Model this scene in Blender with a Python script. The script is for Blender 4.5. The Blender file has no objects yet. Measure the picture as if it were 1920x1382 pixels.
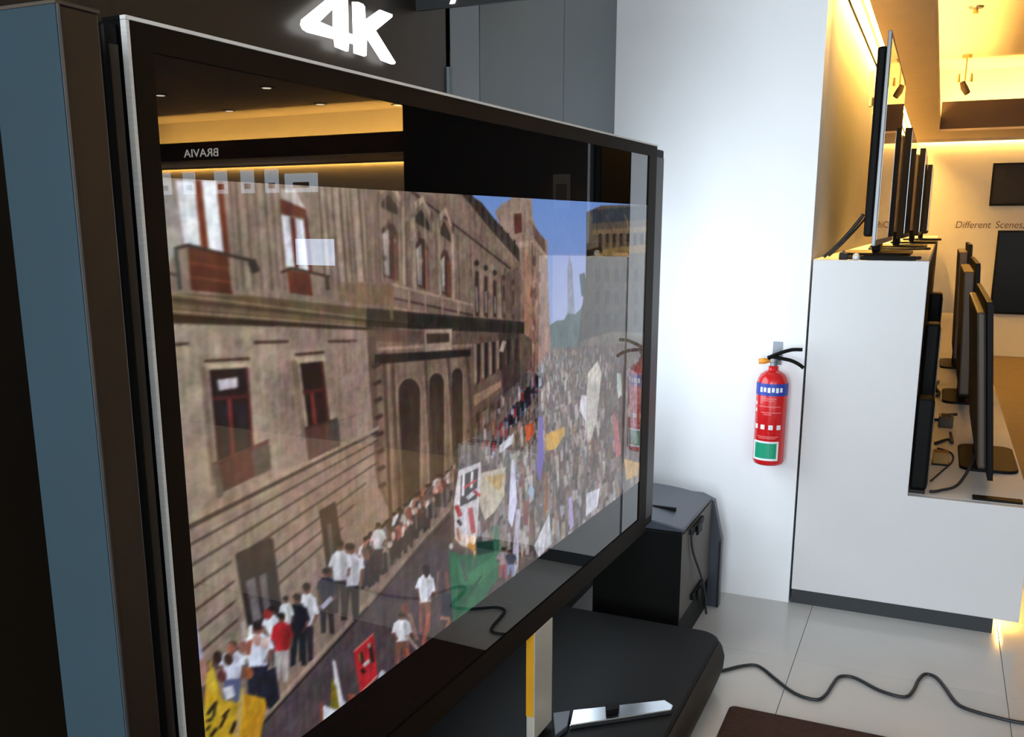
import bpy, bmesh, math, random
import numpy as np
from mathutils import Vector, Matrix
from math import sin, cos, tan, atan, radians, pi

random.seed(7)
RNG = np.random.default_rng(11)
SC = bpy.context.scene
COL = SC.collection

# ------------------------------------------------------------------ camera
F, CX, CY = 1760.0, 960.0, 803.0            # focal length and principal point in photo pixels (1920 x 1382)
PITCH = atan(383 / 1760.0)
YAW = radians(24.16)
EYE = Vector((0, 0, 1.35))
cd = bpy.data.cameras.new('camera')
cam = bpy.data.objects.new('camera', cd)
COL.objects.link(cam)
cam.location = EYE
cam.rotation_euler = (pi / 2 - PITCH, 0, YAW)
cd.sensor_fit = 'HORIZONTAL'
cd.sensor_width = 36
cd.lens = 36 * F / 1920
cd.shift_y = (CY - 691) / 1920
cd.clip_start = 0.02
SC.camera = cam

# ------------------------------------------------------------------ world, daylight, exposure
w = bpy.data.worlds.new('world')
SC.world = w
w.use_nodes = True
wn = w.node_tree
sky = wn.nodes.new('ShaderNodeTexSky')
sky.sky_type = 'HOSEK_WILKIE'
sky.turbidity = 3
wn.links.new(sky.outputs[0], wn.nodes['Background'].inputs[0])
wn.nodes['Background'].inputs[1].default_value = 0.5

def area(name, loc, rot, sx, sy, power, col, spread=pi):
    d = bpy.data.lights.new(name, 'AREA')
    d.shape = 'RECTANGLE'
    d.size, d.size_y = sx, sy
    d.energy = power
    d.color = col
    d.spread = spread
    o = bpy.data.objects.new(name, d)
    COL.objects.link(o)
    o.location = loc
    o.rotation_euler = rot
    return o
# daylight through the shop-front windows behind the camera
area('window_daylight', (-0.35, -3.02, 1.45), (pi / 2, 0, 0), 1.35, 2.3, 150, (0.80, 0.91, 1.0))
area('window_daylight', (2.75, -3.02, 1.45), (pi / 2, 0, 0), 3.0, 2.3, 105, (0.82, 0.92, 1.0))
area('window_daylight', (-1.095, 2.6, 1.05), (0, -pi / 2, 0), 0.8, 1.1, 14, (0.78, 0.9, 1.0))   # added light for the pillar, unseen behind the big television

SC.view_settings.view_transform = 'Standard'
SC.view_settings.look = 'None'
SC.view_settings.exposure = 0.0
SC.view_settings.gamma = 1.0
SC.view_settings.use_curve_mapping = False

# ------------------------------------------------------------------ helpers: pixels to places
_fw = Vector((-sin(YAW) * cos(PITCH), cos(YAW) * cos(PITCH), -sin(PITCH)))
_rt = Vector((cos(YAW), sin(YAW), 0))
_up = _rt.cross(_fw)
def ray(x, y): return _fw + _rt * ((x - CX) / F) + _up * ((CY - y) / F)
def on(x, y, n, p0):
    n = Vector(n); r = ray(x, y)
    return EYE + r * (n.dot(Vector(p0) - EYE) / n.dot(r))
def onX(x, y, v): return on(x, y, (1, 0, 0), (v, 0, 0))
def onY(x, y, v): return on(x, y, (0, 1, 0), (0, v, 0))
def onZ(x, y, v=0): return on(x, y, (0, 0, 1), (0, 0, v))

# ------------------------------------------------------------------ materials
def lin(c):
    return tuple((v / 255 / 12.92 if v <= 10 else ((v / 255 + 0.055) / 1.055) ** 2.4) for v in c)
MATS = {}
def mat(name, rgb, rough=0.5, metal=0.0, var=0.06, scale=8.0, bump=0.0, bscale=120.0, ior=1.5, emit=None, es=0.0, coat=0.0, stretch=None, trans=0.0):
    if name in MATS: return MATS[name]
    m = bpy.data.materials.new(name)
    m.use_nodes = True
    nt = m.node_tree
    b = nt.nodes['Principled BSDF']
    base = lin(rgb)
    tc = nt.nodes.new('ShaderNodeTexCoord')
    mp = nt.nodes.new('ShaderNodeMapping')
    if stretch: mp.inputs['Scale'].default_value = stretch
    nt.links.new(tc.outputs['Object'], mp.inputs[0])
    nz = nt.nodes.new('ShaderNodeTexNoise')
    nz.inputs['Scale'].default_value = scale
    nz.inputs['Detail'].default_value = 4
    nt.links.new(mp.outputs[0], nz.inputs['Vector'])
    rp = nt.nodes.new('ShaderNodeValToRGB')
    rp.color_ramp.elements[0].position = 0.3
    rp.color_ramp.elements[1].position = 0.7
    rp.color_ramp.elements[0].color = tuple(max(0, c * (1 - var)) for c in base) + (1,)
    rp.color_ramp.elements[1].color = tuple(min(1, c * (1 + var)) for c in base) + (1,)
    nt.links.new(nz.outputs[0], rp.inputs[0])
    nt.links.new(rp.outputs[0], b.inputs['Base Color'])
    b.inputs['Roughness'].default_value = rough
    b.inputs['Metallic'].default_value = metal
    b.inputs['IOR'].default_value = ior
    b.inputs['Coat Weight'].default_value = coat
    b.inputs['Transmission Weight'].default_value = trans
    if emit:
        b.inputs['Emission Color'].default_value = tuple(emit) + (1,)
        b.inputs['Emission Strength'].default_value = es
    if bump:
        n2 = nt.nodes.new('ShaderNodeTexNoise')
        n2.inputs['Scale'].default_value = bscale
        nt.links.new(tc.outputs['Object'], n2.inputs['Vector'])
        bp = nt.nodes.new('ShaderNodeBump')
        bp.inputs['Strength'].default_value = bump
        bp.inputs['Distance'].default_value = 0.01
        nt.links.new(n2.outputs[0], bp.inputs['Height'])
        nt.links.new(bp.outputs[0], b.inputs['Normal'])
    MATS[name] = m
    return m

WARM = (1.0, 0.56, 0.125)
M_white = mat('white_laminate', (238, 238, 240), 0.38, var=0.01)
M_plaster = mat('white_plaster', (232, 226, 214), 0.8, var=0.02, bump=0.05)
M_ceil = mat('ceiling_paint', (205, 196, 186), 0.85, var=0.02)
M_soffit = mat('soffit_paint', (196, 180, 160), 0.75, var=0.03)
M_darklip = mat('dark_brown_fascia', (40, 21, 12), 0.6, var=0.1)
M_tile = mat('pale_floor_tile', (205, 202, 198), 0.2, var=0.05, scale=2.5)
M_grout = mat('grout', (186, 183, 179), 0.9)
M_carpet = mat('tan_carpet', (118, 104, 86), 0.95, bump=0.4, bscale=300)
M_rug = mat('dark_brown_rug', (62, 34, 24), 0.97, var=0.25, scale=60, bump=0.6, bscale=260)
M_brownpanel = mat('dark_brown_panel', (26, 19, 11), 0.4, var=0.08)
M_greypanel = mat('grey_panel', (104, 113, 118), 0.45, var=0.02)
M_blackglass = mat('black_glass', (8, 7, 6), 0.04, ior=1.75)
M_darkwall = mat('near_black_wall', (12, 11, 11), 0.5)
M_black = mat('black_plastic', (14, 13, 12), 0.5, ior=1.2)
M_blackmatt = mat('matt_black', (16, 16, 17), 0.7)
M_plinth = mat('black_plinth', (15, 15, 15), 0.6, var=0.15, scale=30, ior=1.3)
M_plinthedge = mat('plinth_edge', (46, 40, 34), 0.6, ior=1.3)
M_bezel = mat('satin_bezel', (32, 24, 17), 0.5, ior=1.14)
M_silver = mat('satin_silver_trim', (236, 234, 230), 0.35, metal=0.15, stretch=(1, 1, 60))
M_tvedge = mat('brushed_tv_edge', (128, 130, 132), 0.4, metal=0.6)
M_silverplate = mat('silver_plate', (215, 220, 226), 0.22, metal=1.0)
M_post = mat('champagne_post', (214, 206, 190), 0.4, metal=0.3)
M_yellow = mat('yellow_sticker', (225, 160, 25), 0.5)
M_blue = mat('blue_grey_paint', (40, 58, 67), 0.5, var=0.04)
M_slab = mat('dark_brown_slab', (34, 25, 16), 0.4)
M_red = mat('fire_red', (205, 24, 28), 0.25, coat=0.4)
M_bandblue = mat('label_blue', (38, 62, 160), 0.4)
M_green = mat('label_green', (18, 150, 112), 0.4)
M_paper = mat('label_white', (232, 234, 236), 0.5)
M_orange = mat('orange_plastic', (235, 150, 40), 0.4)
M_steel = mat('grey_steel', (120, 124, 130), 0.4, metal=0.8)
M_capsteel = mat('dull_bronze', (70, 60, 50), 0.6)
M_brass = mat('brass', (190, 170, 120), 0.35, metal=0.9)
M_cable = mat('dark_cable', (38, 38, 42), 0.5)
M_greyback = mat('grey_back_panel', (96, 90, 84), 0.55)
M_greylid = mat('grey_lid', (62, 66, 76), 0.4)
M_tvback = mat('brown_grey_tv_back', (74, 60, 46), 0.5)
M_box = mat('tan_box', (150, 110, 50), 0.7)
M_toekick = mat('charcoal_toe_kick', (44, 47, 50), 0.5)
M_text = mat('grey_lettering', (120, 95, 70), 0.6)
M_letterwhite = mat('white_lettering', (225, 220, 210), 0.6, emit=(1, 0.95, 0.88), es=2.5)
M_lit = mat('lit_letter', (255, 255, 255), 0.5, emit=(1.0, 0.98, 0.95), es=3.0)
M_led = mat('warm_led', (255, 230, 180), 0.5, emit=WARM, es=300.0)
M_ledwall = mat('warm_led_wall', (255, 230, 180), 0.5, emit=WARM, es=105.0)
M_ledtray = mat('warm_led_tray', (255, 230, 180), 0.5, emit=WARM, es=150.0)
M_down = mat('downlight_lens', (255, 240, 220), 0.5, emit=(1, 0.86, 0.66), es=6.0)
M_amber = mat('amber_glass', (255, 150, 50), 0.4, emit=(1.0, 0.42, 0.08), es=1.2)
M_litscreen = mat('lit_screen', (10, 10, 12), 0.2, emit=(0.62, 0.76, 1.0), es=5.0)
M_posterglow = mat('glowing_poster', (230, 232, 236), 0.5, emit=(0.72, 0.86, 1.0), es=2.2)  # glow added to the poster sheets so they show pale in the screen reflection
M_glass = mat('window_glass', (240, 245, 250), 0.02, trans=1.0)
M_frame = mat('window_frame', (60, 60, 62), 0.5)
M_screen = mat('dark_screen', (9, 9, 10), 0.008, ior=1.82)
M_screenback = mat('dark_screen_matt', (34, 30, 28), 0.4, ior=1.2)
M_screenblack = mat('black_screen_matt', (7, 7, 8), 0.3, ior=1.2)

# ------------------------------------------------------------------ helpers: meshes, things, parts
class MB:
    def __init__(s): s.v = []; s.f = []
    def add(s, v, f):
        n = len(s.v); s.v += [tuple(p) for p in v]; s.f += [tuple(i + n for i in q) for q in f]; return s
    def box(s, x0, x1, y0, y1, z0, z1):
        v = [(x, y, z) for z in (z0, z1) for y in (y0, y1) for x in (x0, x1)]
        return s.add(v, [(0, 2, 3, 1), (4, 5, 7, 6), (0, 1, 5, 4), (2, 6, 7, 3), (0, 4, 6, 2), (1, 3, 7, 5)])
    def prism(s, pts, axis, a, b):
        """polygon pts in the two other axes, extruded along axis from a to b"""
        def mk(p, t):
            return {'x': (t, p[0], p[1]), 'y': (p[0], t, p[1]), 'z': (p[0], p[1], t)}[axis]
        n = len(pts)
        return s.add([mk(p, a) for p in pts] + [mk(p, b) for p in pts],
                     [tuple(range(n)), tuple(range(2 * n - 1, n - 1, -1))] + [(i, (i + 1) % n, n + (i + 1) % n, n + i) for i in range(n)])
    def rings(s, rings, cap=True):
        n = len(rings[0]); v = [p for r in rings for p in r]; f = []
        for k in range(len(rings) - 1):
            for i in range(n):
                j = (i + 1) % n
                f.append((k * n + i, k * n + j, (k + 1) * n + j, (k + 1) * n + i))
        if cap: f += [tuple(range(n - 1, -1, -1)), tuple((len(rings) - 1) * n + i for i in range(n))]
        return s.add(v, f)
    def lathe(s, prof, c=(0, 0, 0), n=28):
        return s.rings([[(c[0] + r * cos(2 * pi * i / n), c[1] + r * sin(2 * pi * i / n), c[2] + z) for i in range(n)] for r, z in prof])
    def tube(s, path, r, n=8):
        P = [Vector(p) for p in path]; R = []
        up = Vector((0, 0, 1))
        for i, p in enumerate(P):
            t = (P[min(i + 1, len(P) - 1)] - P[max(i - 1, 0)]).normalized()
            u = t.cross(up if abs(t.z) < 0.95 else Vector((1, 0, 0))).normalized(); w_ = t.cross(u)
            rr = r[i] if isinstance(r, (list, tuple)) else r
            R.append([p + (u * cos(2 * pi * k / n) + w_ * sin(2 * pi * k / n)) * rr for k in range(n)])
        return s.rings(R)
    def obj(s, name, m, parent=None, bevel=0.0, smooth=False, seg=2):
        me = bpy.data.meshes.new(name)
        bm = bmesh.new()
        vs = [bm.verts.new(p) for p in s.v]
        for q in s.f:
            try: bm.faces.new([vs[i] for i in q])
            except ValueError: pass
        bmesh.ops.recalc_face_normals(bm, faces=bm.faces)
        if bevel:
            bmesh.ops.bevel(bm, geom=[e for e in bm.edges if len(e.link_faces) == 2 and e.calc_face_angle(0) > 0.6], offset=bevel, segments=seg, affect='EDGES', profile=0.5)
        bm.to_mesh(me); bm.free()
        if smooth:
            me.polygons.foreach_set('use_smooth', [True] * len(me.polygons))
        me.materials.append(m)
        o = bpy.data.objects.new(name, me)
        COL.objects.link(o)
        if parent: o.parent = parent
        return o
def spline(pts, k=8):
    P = [Vector(p) for p in pts]; out = []
    for i in range(len(P) - 1):
        a, b, c, d = P[max(i - 1, 0)], P[i], P[i + 1], P[min(i + 2, len(P) - 1)]
        for j in range(k):
            t = j / k
            out.append(0.5 * ((2 * b) + (c - a) * t + (2 * a - 5 * b + 4 * c - d) * t * t + (3 * b - a - 3 * c + d) * t ** 3))
    out.append(P[-1])
    return out
def thing(name, label, cat, loc=(0, 0, 0), rz=0.0, group=None):
    o = bpy.data.objects.new(name, None)
    o.empty_display_size = 0.05
    COL.objects.link(o)
    o.location = loc; o.rotation_euler = (0, 0, rz)
    return tag(o, label, cat, group)
def tag(o, label, cat, group=None):
    o['label'] = label; o['category'] = cat
    if group: o['group'] = group
    return o
def struct(o): o['kind'] = 'structure'; return o
def text_mesh(name, body, size, m, parent=None, loc=(0, 0, 0), rot=(0, 0, 0), extrude=0.002, shear=0.0, align='LEFT', sx=1.0):
    c = bpy.data.curves.new(name, 'FONT')
    c.body = body; c.size = size; c.extrude = extrude; c.shear = shear; c.align_x = align
    t = bpy.data.objects.new('tmp', c); COL.objects.link(t)
    bpy.context.view_layer.update()
    me = bpy.data.meshes.new_from_object(t.evaluated_get(bpy.context.evaluated_depsgraph_get()))
    bpy.data.objects.remove(t); me.name = name
    me.materials.clear(); me.materials.append(m)
    o = bpy.data.objects.new(name, me); COL.objects.link(o)
    o.location = loc; o.rotation_euler = rot; o.scale = (sx, 1, 1)
    if parent: o.parent = parent
    return o

# ================================================================== THE ROOM
HX0, HX1, YF, YP, YB = -0.395, 11.0, -3.2, 3.345, 11.0     # hall sides, shop front, pillar face, back wall
ZC, ZS = 2.8, 2.2                                          # ceiling, soffit

fl_ = struct(MB().box(-1.35, HX1 + 0.1, YF - 0.1, YB + 0.1, -0.10, -0.012).obj('floor', M_grout))
TS = 0.6
tile_me = None
x = -0.31 - 2 * TS
while x < HX1 - 0.05:
    y = 2.28 - 9 * TS
    while y < 4.6:
        if tile_me is None:
            o = MB().box(0.0008, TS - 0.0008, 0.0008, TS - 0.0008, -0.012, 0).obj('tile', M_tile, fl_, bevel=0.0006, seg=1); tile_me = o.data
        else:
            o = bpy.data.objects.new('tile', tile_me); COL.objects.link(o); o.parent = fl_
        o.location = (x, y, 0)
        y += TS
    x += TS
TILE_END = y
struct(MB().box(HX0, HX1, TILE_END + 0.002, YB, -0.012, 0.0).obj('floor_hall', M_carpet))
struct(MB().box(-1.35, HX1 + 0.1, YF - 0.1, YB + 0.1, ZC, ZC + 0.1).obj('ceiling', M_ceil))
# white pillar with the fire extinguisher, and the wall behind the display shelf
struct(MB().box(-1.30, HX0, YP, YP + 0.12, 0, ZC).obj('wall_pillar', M_white))
struct(MB().box(HX0 - 0.12, HX0, YP + 0.12, YB, 0, ZC).obj('wall_shelf', M_plaster))
struct(MB().box(HX0 - 0.12, HX1 + 0.1, YB, YB + 0.1, 0, ZC).obj('wall_back', M_plaster))
struct(MB().box(HX1, HX1 + 0.1, YF, YB, 0, ZC).obj('wall_right', M_plaster))
# dark trim line along the shelf wall just under the light slot
struct(MB().box(HX0, HX0 + 0.006, YP + 0.1, YB, 2.168, 2.18).obj('trim_1', M_darklip))
# left wall with its cladding
wl = struct(MB().box(-1.30, -1.12, YF, YP, 0, ZC).obj('wall_left', M_darkwall))
for (a, b, m) in ((-3.2, -1.5, M_brownpanel), (-1.497, 0.3, M_brownpanel), (0.303, 2.074, M_brownpanel), (2.094, 2.252, M_blackglass), (2.256, 2.838, M_greypanel), (2.842, YP, M_greypanel)):
    if m is M_greypanel: MB().box(-1.12, -1.10, a, b, 0, 1.55).obj('panel', M_brownpanel, wl, bevel=0.001, seg=1)
    MB().box(-1.12, -1.10, a, b, 1.553 if m is M_greypanel else 0, ZC).obj('panel', m, wl, bevel=0.001, seg=1)
MB().box(-1.12, -1.094, 2.076, 2.092, 0, 1.712).obj('edge_strip', M_greypanel, wl)
wd = struct(MB().box(-1.10, -1.085, 2.02, 2.05, 0.62, 1.48).box(-1.10, -1.085, 3.15, 3.18, 0.62, 1.48).box(-1.10, -1.085, 2.05, 3.15, 0.62, 0.65).box(-1.10, -1.085, 2.05, 3.15, 1.45, 1.48).obj('window_3', M_frame))  # added window, hidden by the television, put there to light the pillar
MB().box(-1.0995, -1.097, 2.05, 3.15, 0.65, 1.45).obj('pane', M_glass, wd)
# shop front behind the camera: piers, sill, head and two glazed windows
wf = struct(MB().box(-1.30, -1.05, YF - 0.1, YF, 0, ZC).box(0.35, 1.2, YF - 0.1, YF, 0, ZC).box(4.3, HX1, YF - 0.1, YF, 0, ZC)
            .box(-1.05, 0.35, YF - 0.1, YF, 0, 0.25).box(-1.05, 0.35, YF - 0.1, YF, 2.65, ZC)
            .box(1.2, 4.3, YF - 0.1, YF, 0, 0.25).box(1.2, 4.3, YF - 0.1, YF, 2.65, ZC).obj('wall_front', M_plaster))
for i, (a, b) in enumerate(((-1.05, 0.35), (1.2, 4.3))):
    wd = struct(MB().box(a, a + 0.05, YF - 0.08, YF - 0.02, 0.25, 2.65).box(b - 0.05, b, YF - 0.08, YF - 0.02, 0.25, 2.65)
                .box(a + 0.05, b - 0.05, YF - 0.08, YF - 0.02, 0.25, 0.3).box(a + 0.05, b - 0.05, YF - 0.08, YF - 0.02, 2.6, 2.65).obj('window_%d' % (i + 1), M_frame))
    MB().box(a + 0.05, b - 0.05, YF - 0.055, YF - 0.045, 0.3, 2.6).obj('pane', M_glass, wd)

# soffit, dark fascia lip, light coves of the hall
TX0, TX1, TY0, TY1 = -0.106, 10.0, 3.75, 10.06
sf = struct(MB().box(-0.337, TX0, TY0, TY1, ZS, ZS + 0.02).box(-0.337, TX1, TY1, 10.955, ZS, ZS + 0.02)
            .box(TX1, HX1, TY0, 10.955, ZS, ZS + 0.02).box(-0.337, HX1, YP + 0.13, TY0, ZS, ZS + 0.02).obj('trim_2', M_soffit))
MB().box(TX0, TX1, TY1, TY1 + 0.02, ZS + 0.02, 2.465).box(TX1, TX1 + 0.02, TY0, TY1, ZS + 0.02, 2.465).obj('fascia', M_darklip, sf)
MB().box(TX0 - 0.02, TX0, TY0, TY1, ZS + 0.02, 2.33).obj('side_lip', M_soffit, sf)
# upper cove wall behind the lip, and the risers over the light slots
MB().box(HX0, HX1, 10.53, 10.56, ZS + 0.02, ZC).box(-0.35, -0.337, YP + 0.13, 10.53, ZS + 0.02, ZC).obj('cove_riser', M_plaster, sf)
MB().box(-0.35, HX1, YP + 0.12, YP + 0.15, ZS + 0.02, ZC).obj('front_riser', M_soffit, sf)
MB().box(-0.337, HX1, 10.955, 10.965, ZS - 0.03, ZS + 0.02).obj('slot_edge', M_soffit, sf)

def led(x0, x1, y0, y1, z0, z1, label, m=M_led):
    t = thing('led_strip', label, 'light', ((x0 + x1) / 2, (y0 + y1) / 2, z0))
    dx, dy = (x1 - x0) / 2, (y1 - y0) / 2
    MB().box(-dx, dx, -dy, dy, 0, z1 - z0).obj('diffuser', m, t)
    MB().box(-dx - 0.002, dx + 0.002, -dy - 0.002, dy + 0.002, z1 - z0 + 0.0005, z1 - z0 + 0.006).obj('channel', M_steel, t)
    return t
led(-0.364, -0.342, YP + 0.2, 10.9, 2.22, 2.228, 'warm LED strip in the slot above the upper display shelf')
led(-0.3, 10.9, 10.972, 10.992, 2.2, 2.208, 'warm LED strip washing down the back wall', M_ledwall)
def led_up(x0, x1, y0, y1, z, label):
    t = thing('led_strip', label, 'light', ((x0 + x1) / 2, (y0 + y1) / 2, z))
    dx, dy = (x1 - x0) / 2, (y1 - y0) / 2
    MB().box(-dx - 0.002, dx + 0.002, -dy - 0.002, dy + 0.002, 0, 0.006).obj('channel', M_steel, t)
    MB().box(-dx, dx, -dy, dy, 0.0065, 0.016).obj('diffuser', M_ledtray, t)
led_up(-0.1, 9.9, 10.25, 10.30, ZS + 0.021, 'warm LED strip in the cove behind the dark fascia')
led_up(-0.24, -0.2, 3.85, 10.0, ZS + 0.021, 'warm LED strip in the side cove beside the shelf soffit')

# dark partition further inside the hall
pt = struct(MB().box(1.55, 3.4, 7.5, 7.8, 0, ZC - 0.02).obj('wall_partition', M_brownpanel))

# downlights of the tray ceiling
DL = None
for (x, y) in ((5.7, 8.3), (7.2, 8.2), (8.7, 8.2), (6.1, 9.7), (7.6, 9.7), (5.3, 10.2), (4.4, 9.6), (1.6, 5.2), (3.2, 5.2), (4.8, 5.6)):
    t = thing('downlight', 'small round recessed downlight in the tray ceiling', 'light', (x, y, ZC - 0.012), 0, 'downlights of the tray ceiling')
    if DL is None:
        DL = [MB().lathe([(0.05, 0.0), (0.08, 0.0), (0.08, 0.012), (0.05, 0.012)], n=20).obj('ring', M_steel, t),
              MB().lathe([(0.001, -0.003), (0.046, -0.003), (0.05, -0.0005), (0.001, -0.0005)], n=20).obj('lens', M_down, t)]
    else:
        for p in DL:
            c = p.copy(); COL.objects.link(c); c.parent = t

# ================================================================== THE BIG TELEVISION
A = radians(1.8)
ND = -0.82 * cos(A)                       # its front plane, measured along its own normal
_n = Vector((cos(A), -sin(A), 0)); _s = Vector((sin(A), cos(A), 0))
def tvpix(x, y):
    p = on(x, y, _n, (-0.82, 0, 1)); return _s.dot(p), p.z
def tvw(nn, s, z=0.0): return _n * nn + _s * s + Vector((0, 0, z))
S0, S1, Z0, Z1 = 0.766, 2.60, 0.445, 1.5625
SC0, SC1, SZ0, SZ1 = 0.798, 2.535, 0.500, 1.531
PZ0, PZ1 = 0.617, 1.4005                 # the letterboxed picture
PL = 0.16                                # plinth top
SM = 1.70
tvo = tvw(ND, SM, PL)
TV = thing('television', 'huge flat television with a silver edge showing a street parade', 'television', tvo, -A)
def q(s): return s - SM
def z_(z): return z - PL
fr = MB()
fr.box(-0.03, 0, q(S0), q(S1), z_(SZ1), z_(Z1 - 0.004)).box(-0.03, 0, q(S0), q(S1), z_(Z0), z_(SZ0))
fr.box(-0.03, 0, q(S0 + 0.004), q(SC0), z_(SZ0), z_(SZ1)).box(-0.03, 0, q(SC1), q(S1), z_(SZ0), z_(SZ1))
fr.obj('bezel', M_bezel, TV)
MB().box(-0.006, 0.002, q(S0 - 0.004), q(S1), z_(Z1 - 0.004), z_(Z1)).obj('top_trim', M_silver, TV)
MB().box(-0.032, -0.0065, q(S0 - 0.004), q(S1), z_(Z1 - 0.004), z_(Z1)).obj('top_cap', M_black, TV)
MB().box(-0.006, 0.002, q(S0 - 0.004), q(S0 + 0.0005), z_(Z0), z_(Z1 - 0.0045)).obj('side_trim', M_silver, TV)
MB().box(-0.032, -0.0065, q(S0 - 0.004), q(S0 - 0.0005), z_(Z0), z_(Z1 - 0.0045)).obj('side_cap', M_black, TV)
MB().box(-0.09, -0.031, q(0.86), q(2.52), z_(0.50), z_(1.5)).obj('back_cover', M_black, TV, bevel=0.02)
for a, b in ((0.742, S0 - 0.005), (S1 + 0.001, 2.69)):
    sp = MB().box(-0.05, -0.008, q(a), q(b), z_(Z0 + 0.004), z_(Z1 - 0.008)).obj('side_speaker', M_black, TV, bevel=0.004)
    MB().box(-0.0085, -0.0065, q(a + 0.004), q(b - 0.004), z_(Z0 + 0.03), z_(Z1 - 0.03)).obj('grille', M_slab, sp)
screen = MB().box(-0.012, -0.003, q(SC0), q(SC1), z_(SZ0), z_(SZ1)).obj('screen', M_screen, TV)
# silver foot bars and posts of its stand
for k, s in enumerate((1.853, 1.15)):
    p = MB().box(-0.021, 0.0, q(s - 0.052), q(s + 0.052), 0.0145, z_(Z0) - 0.0005).obj('stand_post', M_post, TV, bevel=0.003)
    MB().box(-0.0205, -0.0015, q(s - 0.0535), q(s - 0.0523), 0.075, z_(Z0) - 0.001).obj('sticker', M_yellow, p)
    ang = radians(27) if k == 0 else radians(-27)
    c, sn = cos(ang), sin(ang)
    def rot(u, v): return (0.02 + u * c - v * sn, q(s) + 0.10 * (1 if k == 0 else -1) + u * sn + v * c)
    if k == 0:
        def lp(x, y):
            p = onZ(x, y, PL + 0.014); return (_n.dot(p) - ND, _s.dot(p) - SM)
        shapes = (('foot_bar', M_silverplate, [lp(*p) for p in ((1074, 1331), (1246, 1312), (1262, 1322), (1258, 1331), (1068, 1360))], 0.001, 0.014),
                  ('foot_end', M_greylid, [lp(*p) for p in ((1036, 1336), (1070, 1331), (1064, 1361), (1040, 1380))], 0.001, 0.0135),
                  ('foot_clip', M_black, [lp(*p) for p in ((1135, 1330), (1162, 1325), (1160, 1338), (1136, 1343))], 0.0145, 0.028))
    else:
        shapes = [(nm, m, [rot(u0, v0), rot(u1, v0), rot(u1, v1), rot(u0, v1)], h0, h1) for nm, m, u0, u1, v0, v1, h0, h1 in
                  (('foot_bar', M_silverplate, 0.055, 0.25, -0.035, 0.035, 0.001, 0.014), ('foot_end', M_greylid, -0.06, 0.05, -0.04, 0.04, 0.001, 0.0135))]
    for nm, m, pts, h0, h1 in shapes: MB().prism(pts, 'z', h0, h1).obj(nm, m, TV, bevel=0.002)

# ---- the picture on its screen, painted cell by cell (flat print on the screen)
NX, NZ = 1000, 480
IMG = np.zeros((NZ, NX, 3))
def cell(x, y):
    s, z = tvpix(x, y)
    return (s - SC0) / (SC1 - SC0) * NX - 0.5, (z - PZ0) / (PZ1 - PZ0) * NZ - 0.5
def smooth_noise(ny, nx, seed):
    r = np.random.default_rng(seed); g = r.random((ny + 2, nx + 2))
    yy = np.linspace(0, ny, NZ); xx = np.linspace(0, nx, NX)
    y0 = yy.astype(int); x0 = xx.astype(int); fy = (yy - y0)[:, None]; fx = (xx - x0)[None, :]
    return (g[np.ix_(y0, x0)] * (1 - fy) * (1 - fx) + g[np.ix_(y0 + 1, x0)] * fy * (1 - fx) + g[np.ix_(y0, x0 + 1)] * (1 - fy) * fx + g[np.ix_(y0 + 1, x0 + 1)] * fy * fx)
def maskpoly(pts):
    P = [cell(*p) for p in pts]
    xs = [p[0] for p in P]; ys = [p[1] for p in P]
    x0, x1 = max(0, int(math.floor(min(xs)))), min(NX - 1, int(math.ceil(max(xs))))
    y0, y1 = max(0, int(math.floor(min(ys)))), min(NZ - 1, int(math.ceil(max(ys))))
    if x1 < x0 or y1 < y0: return None
    gx, gy = np.meshgrid(np.arange(x0, x1 + 1), np.arange(y0, y1 + 1))
    out = np.zeros(gx.shape)
    for (ox, oy) in ((-0.33, -0.17), (0.17, -0.37), (-0.17, 0.33), (0.33, 0.13)):
        hx, hy = gx + ox, gy + oy
        m = np.zeros(gx.shape, bool)
        for i in range(len(P)):
            (ax, ay), (bx, by) = P[i], P[i - 1]
            if ay == by: continue
            c = (ay > hy) != (by > hy)
            m ^= c & (hx < (bx - ax) * (hy - ay) / (by - ay) + ax)
        out += m * 0.25
    return (slice(y0, y1 + 1), slice(x0, x1 + 1)), out
def fill(pts, col, a=1.0, col2=None):
    r = maskpoly(pts)
    if r is None: return
    sl, m = r
    c = np.array(col) / 255.0
    if col2 is not None:                       # from col at the top to col2 at the bottom
        t = np.linspace(1, 0, m.shape[0])[:, None, None]
        c = c * (1 - t) + np.array(col2) / 255.0 * t
    k = (m * a)[:, :, None]
    IMG[sl] = IMG[sl] * (1 - k) + c * k
def line(p0, p1, wd, col, a=1.0):
    dx, dy = p1[0] - p0[0], p1[1] - p0[1]; l = math.hypot(dx, dy); ux, uy = -dy / l * wd / 2, dx / l * wd / 2
    fill([(p0[0] + ux, p0[1] + uy), (p1[0] + ux, p1[1] + uy), (p1[0] - ux, p1[1] - uy), (p0[0] - ux, p0[1] - uy)], col, a)
def blob(x, y, rx, ry, col, a=1.0):
    fill([(x + rx * cos(t * pi / 5), y + ry * sin(t * pi / 5)) for t in range(10)], col, a)
VP = (1045, 640)
def tovp(p, x): return (x, p[1] + (VP[1] - p[1]) * (x - p[0]) / (VP[0] - p[0]))
def stripe(p, x0, x1, wd, col, a=1.0):
    """a course line of the facade running to the picture's own vanishing point"""
    a0, a1 = tovp(p, x0), tovp(p, x1)
    k0, k1 = (VP[0] - x0) / (VP[0] - p[0]), (VP[0] - x1) / (VP[0] - p[0])
    fill([(a0[0], a0[1] - wd / 2 * k0), (a1[0], a1[1] - wd / 2 * k1), (a1[0], a1[1] + wd / 2 * k1), (a0[0], a0[1] + wd / 2 * k0)], col, a)

IMG[:] = np.array((78, 66, 68)) / 255                                   # the street
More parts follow.
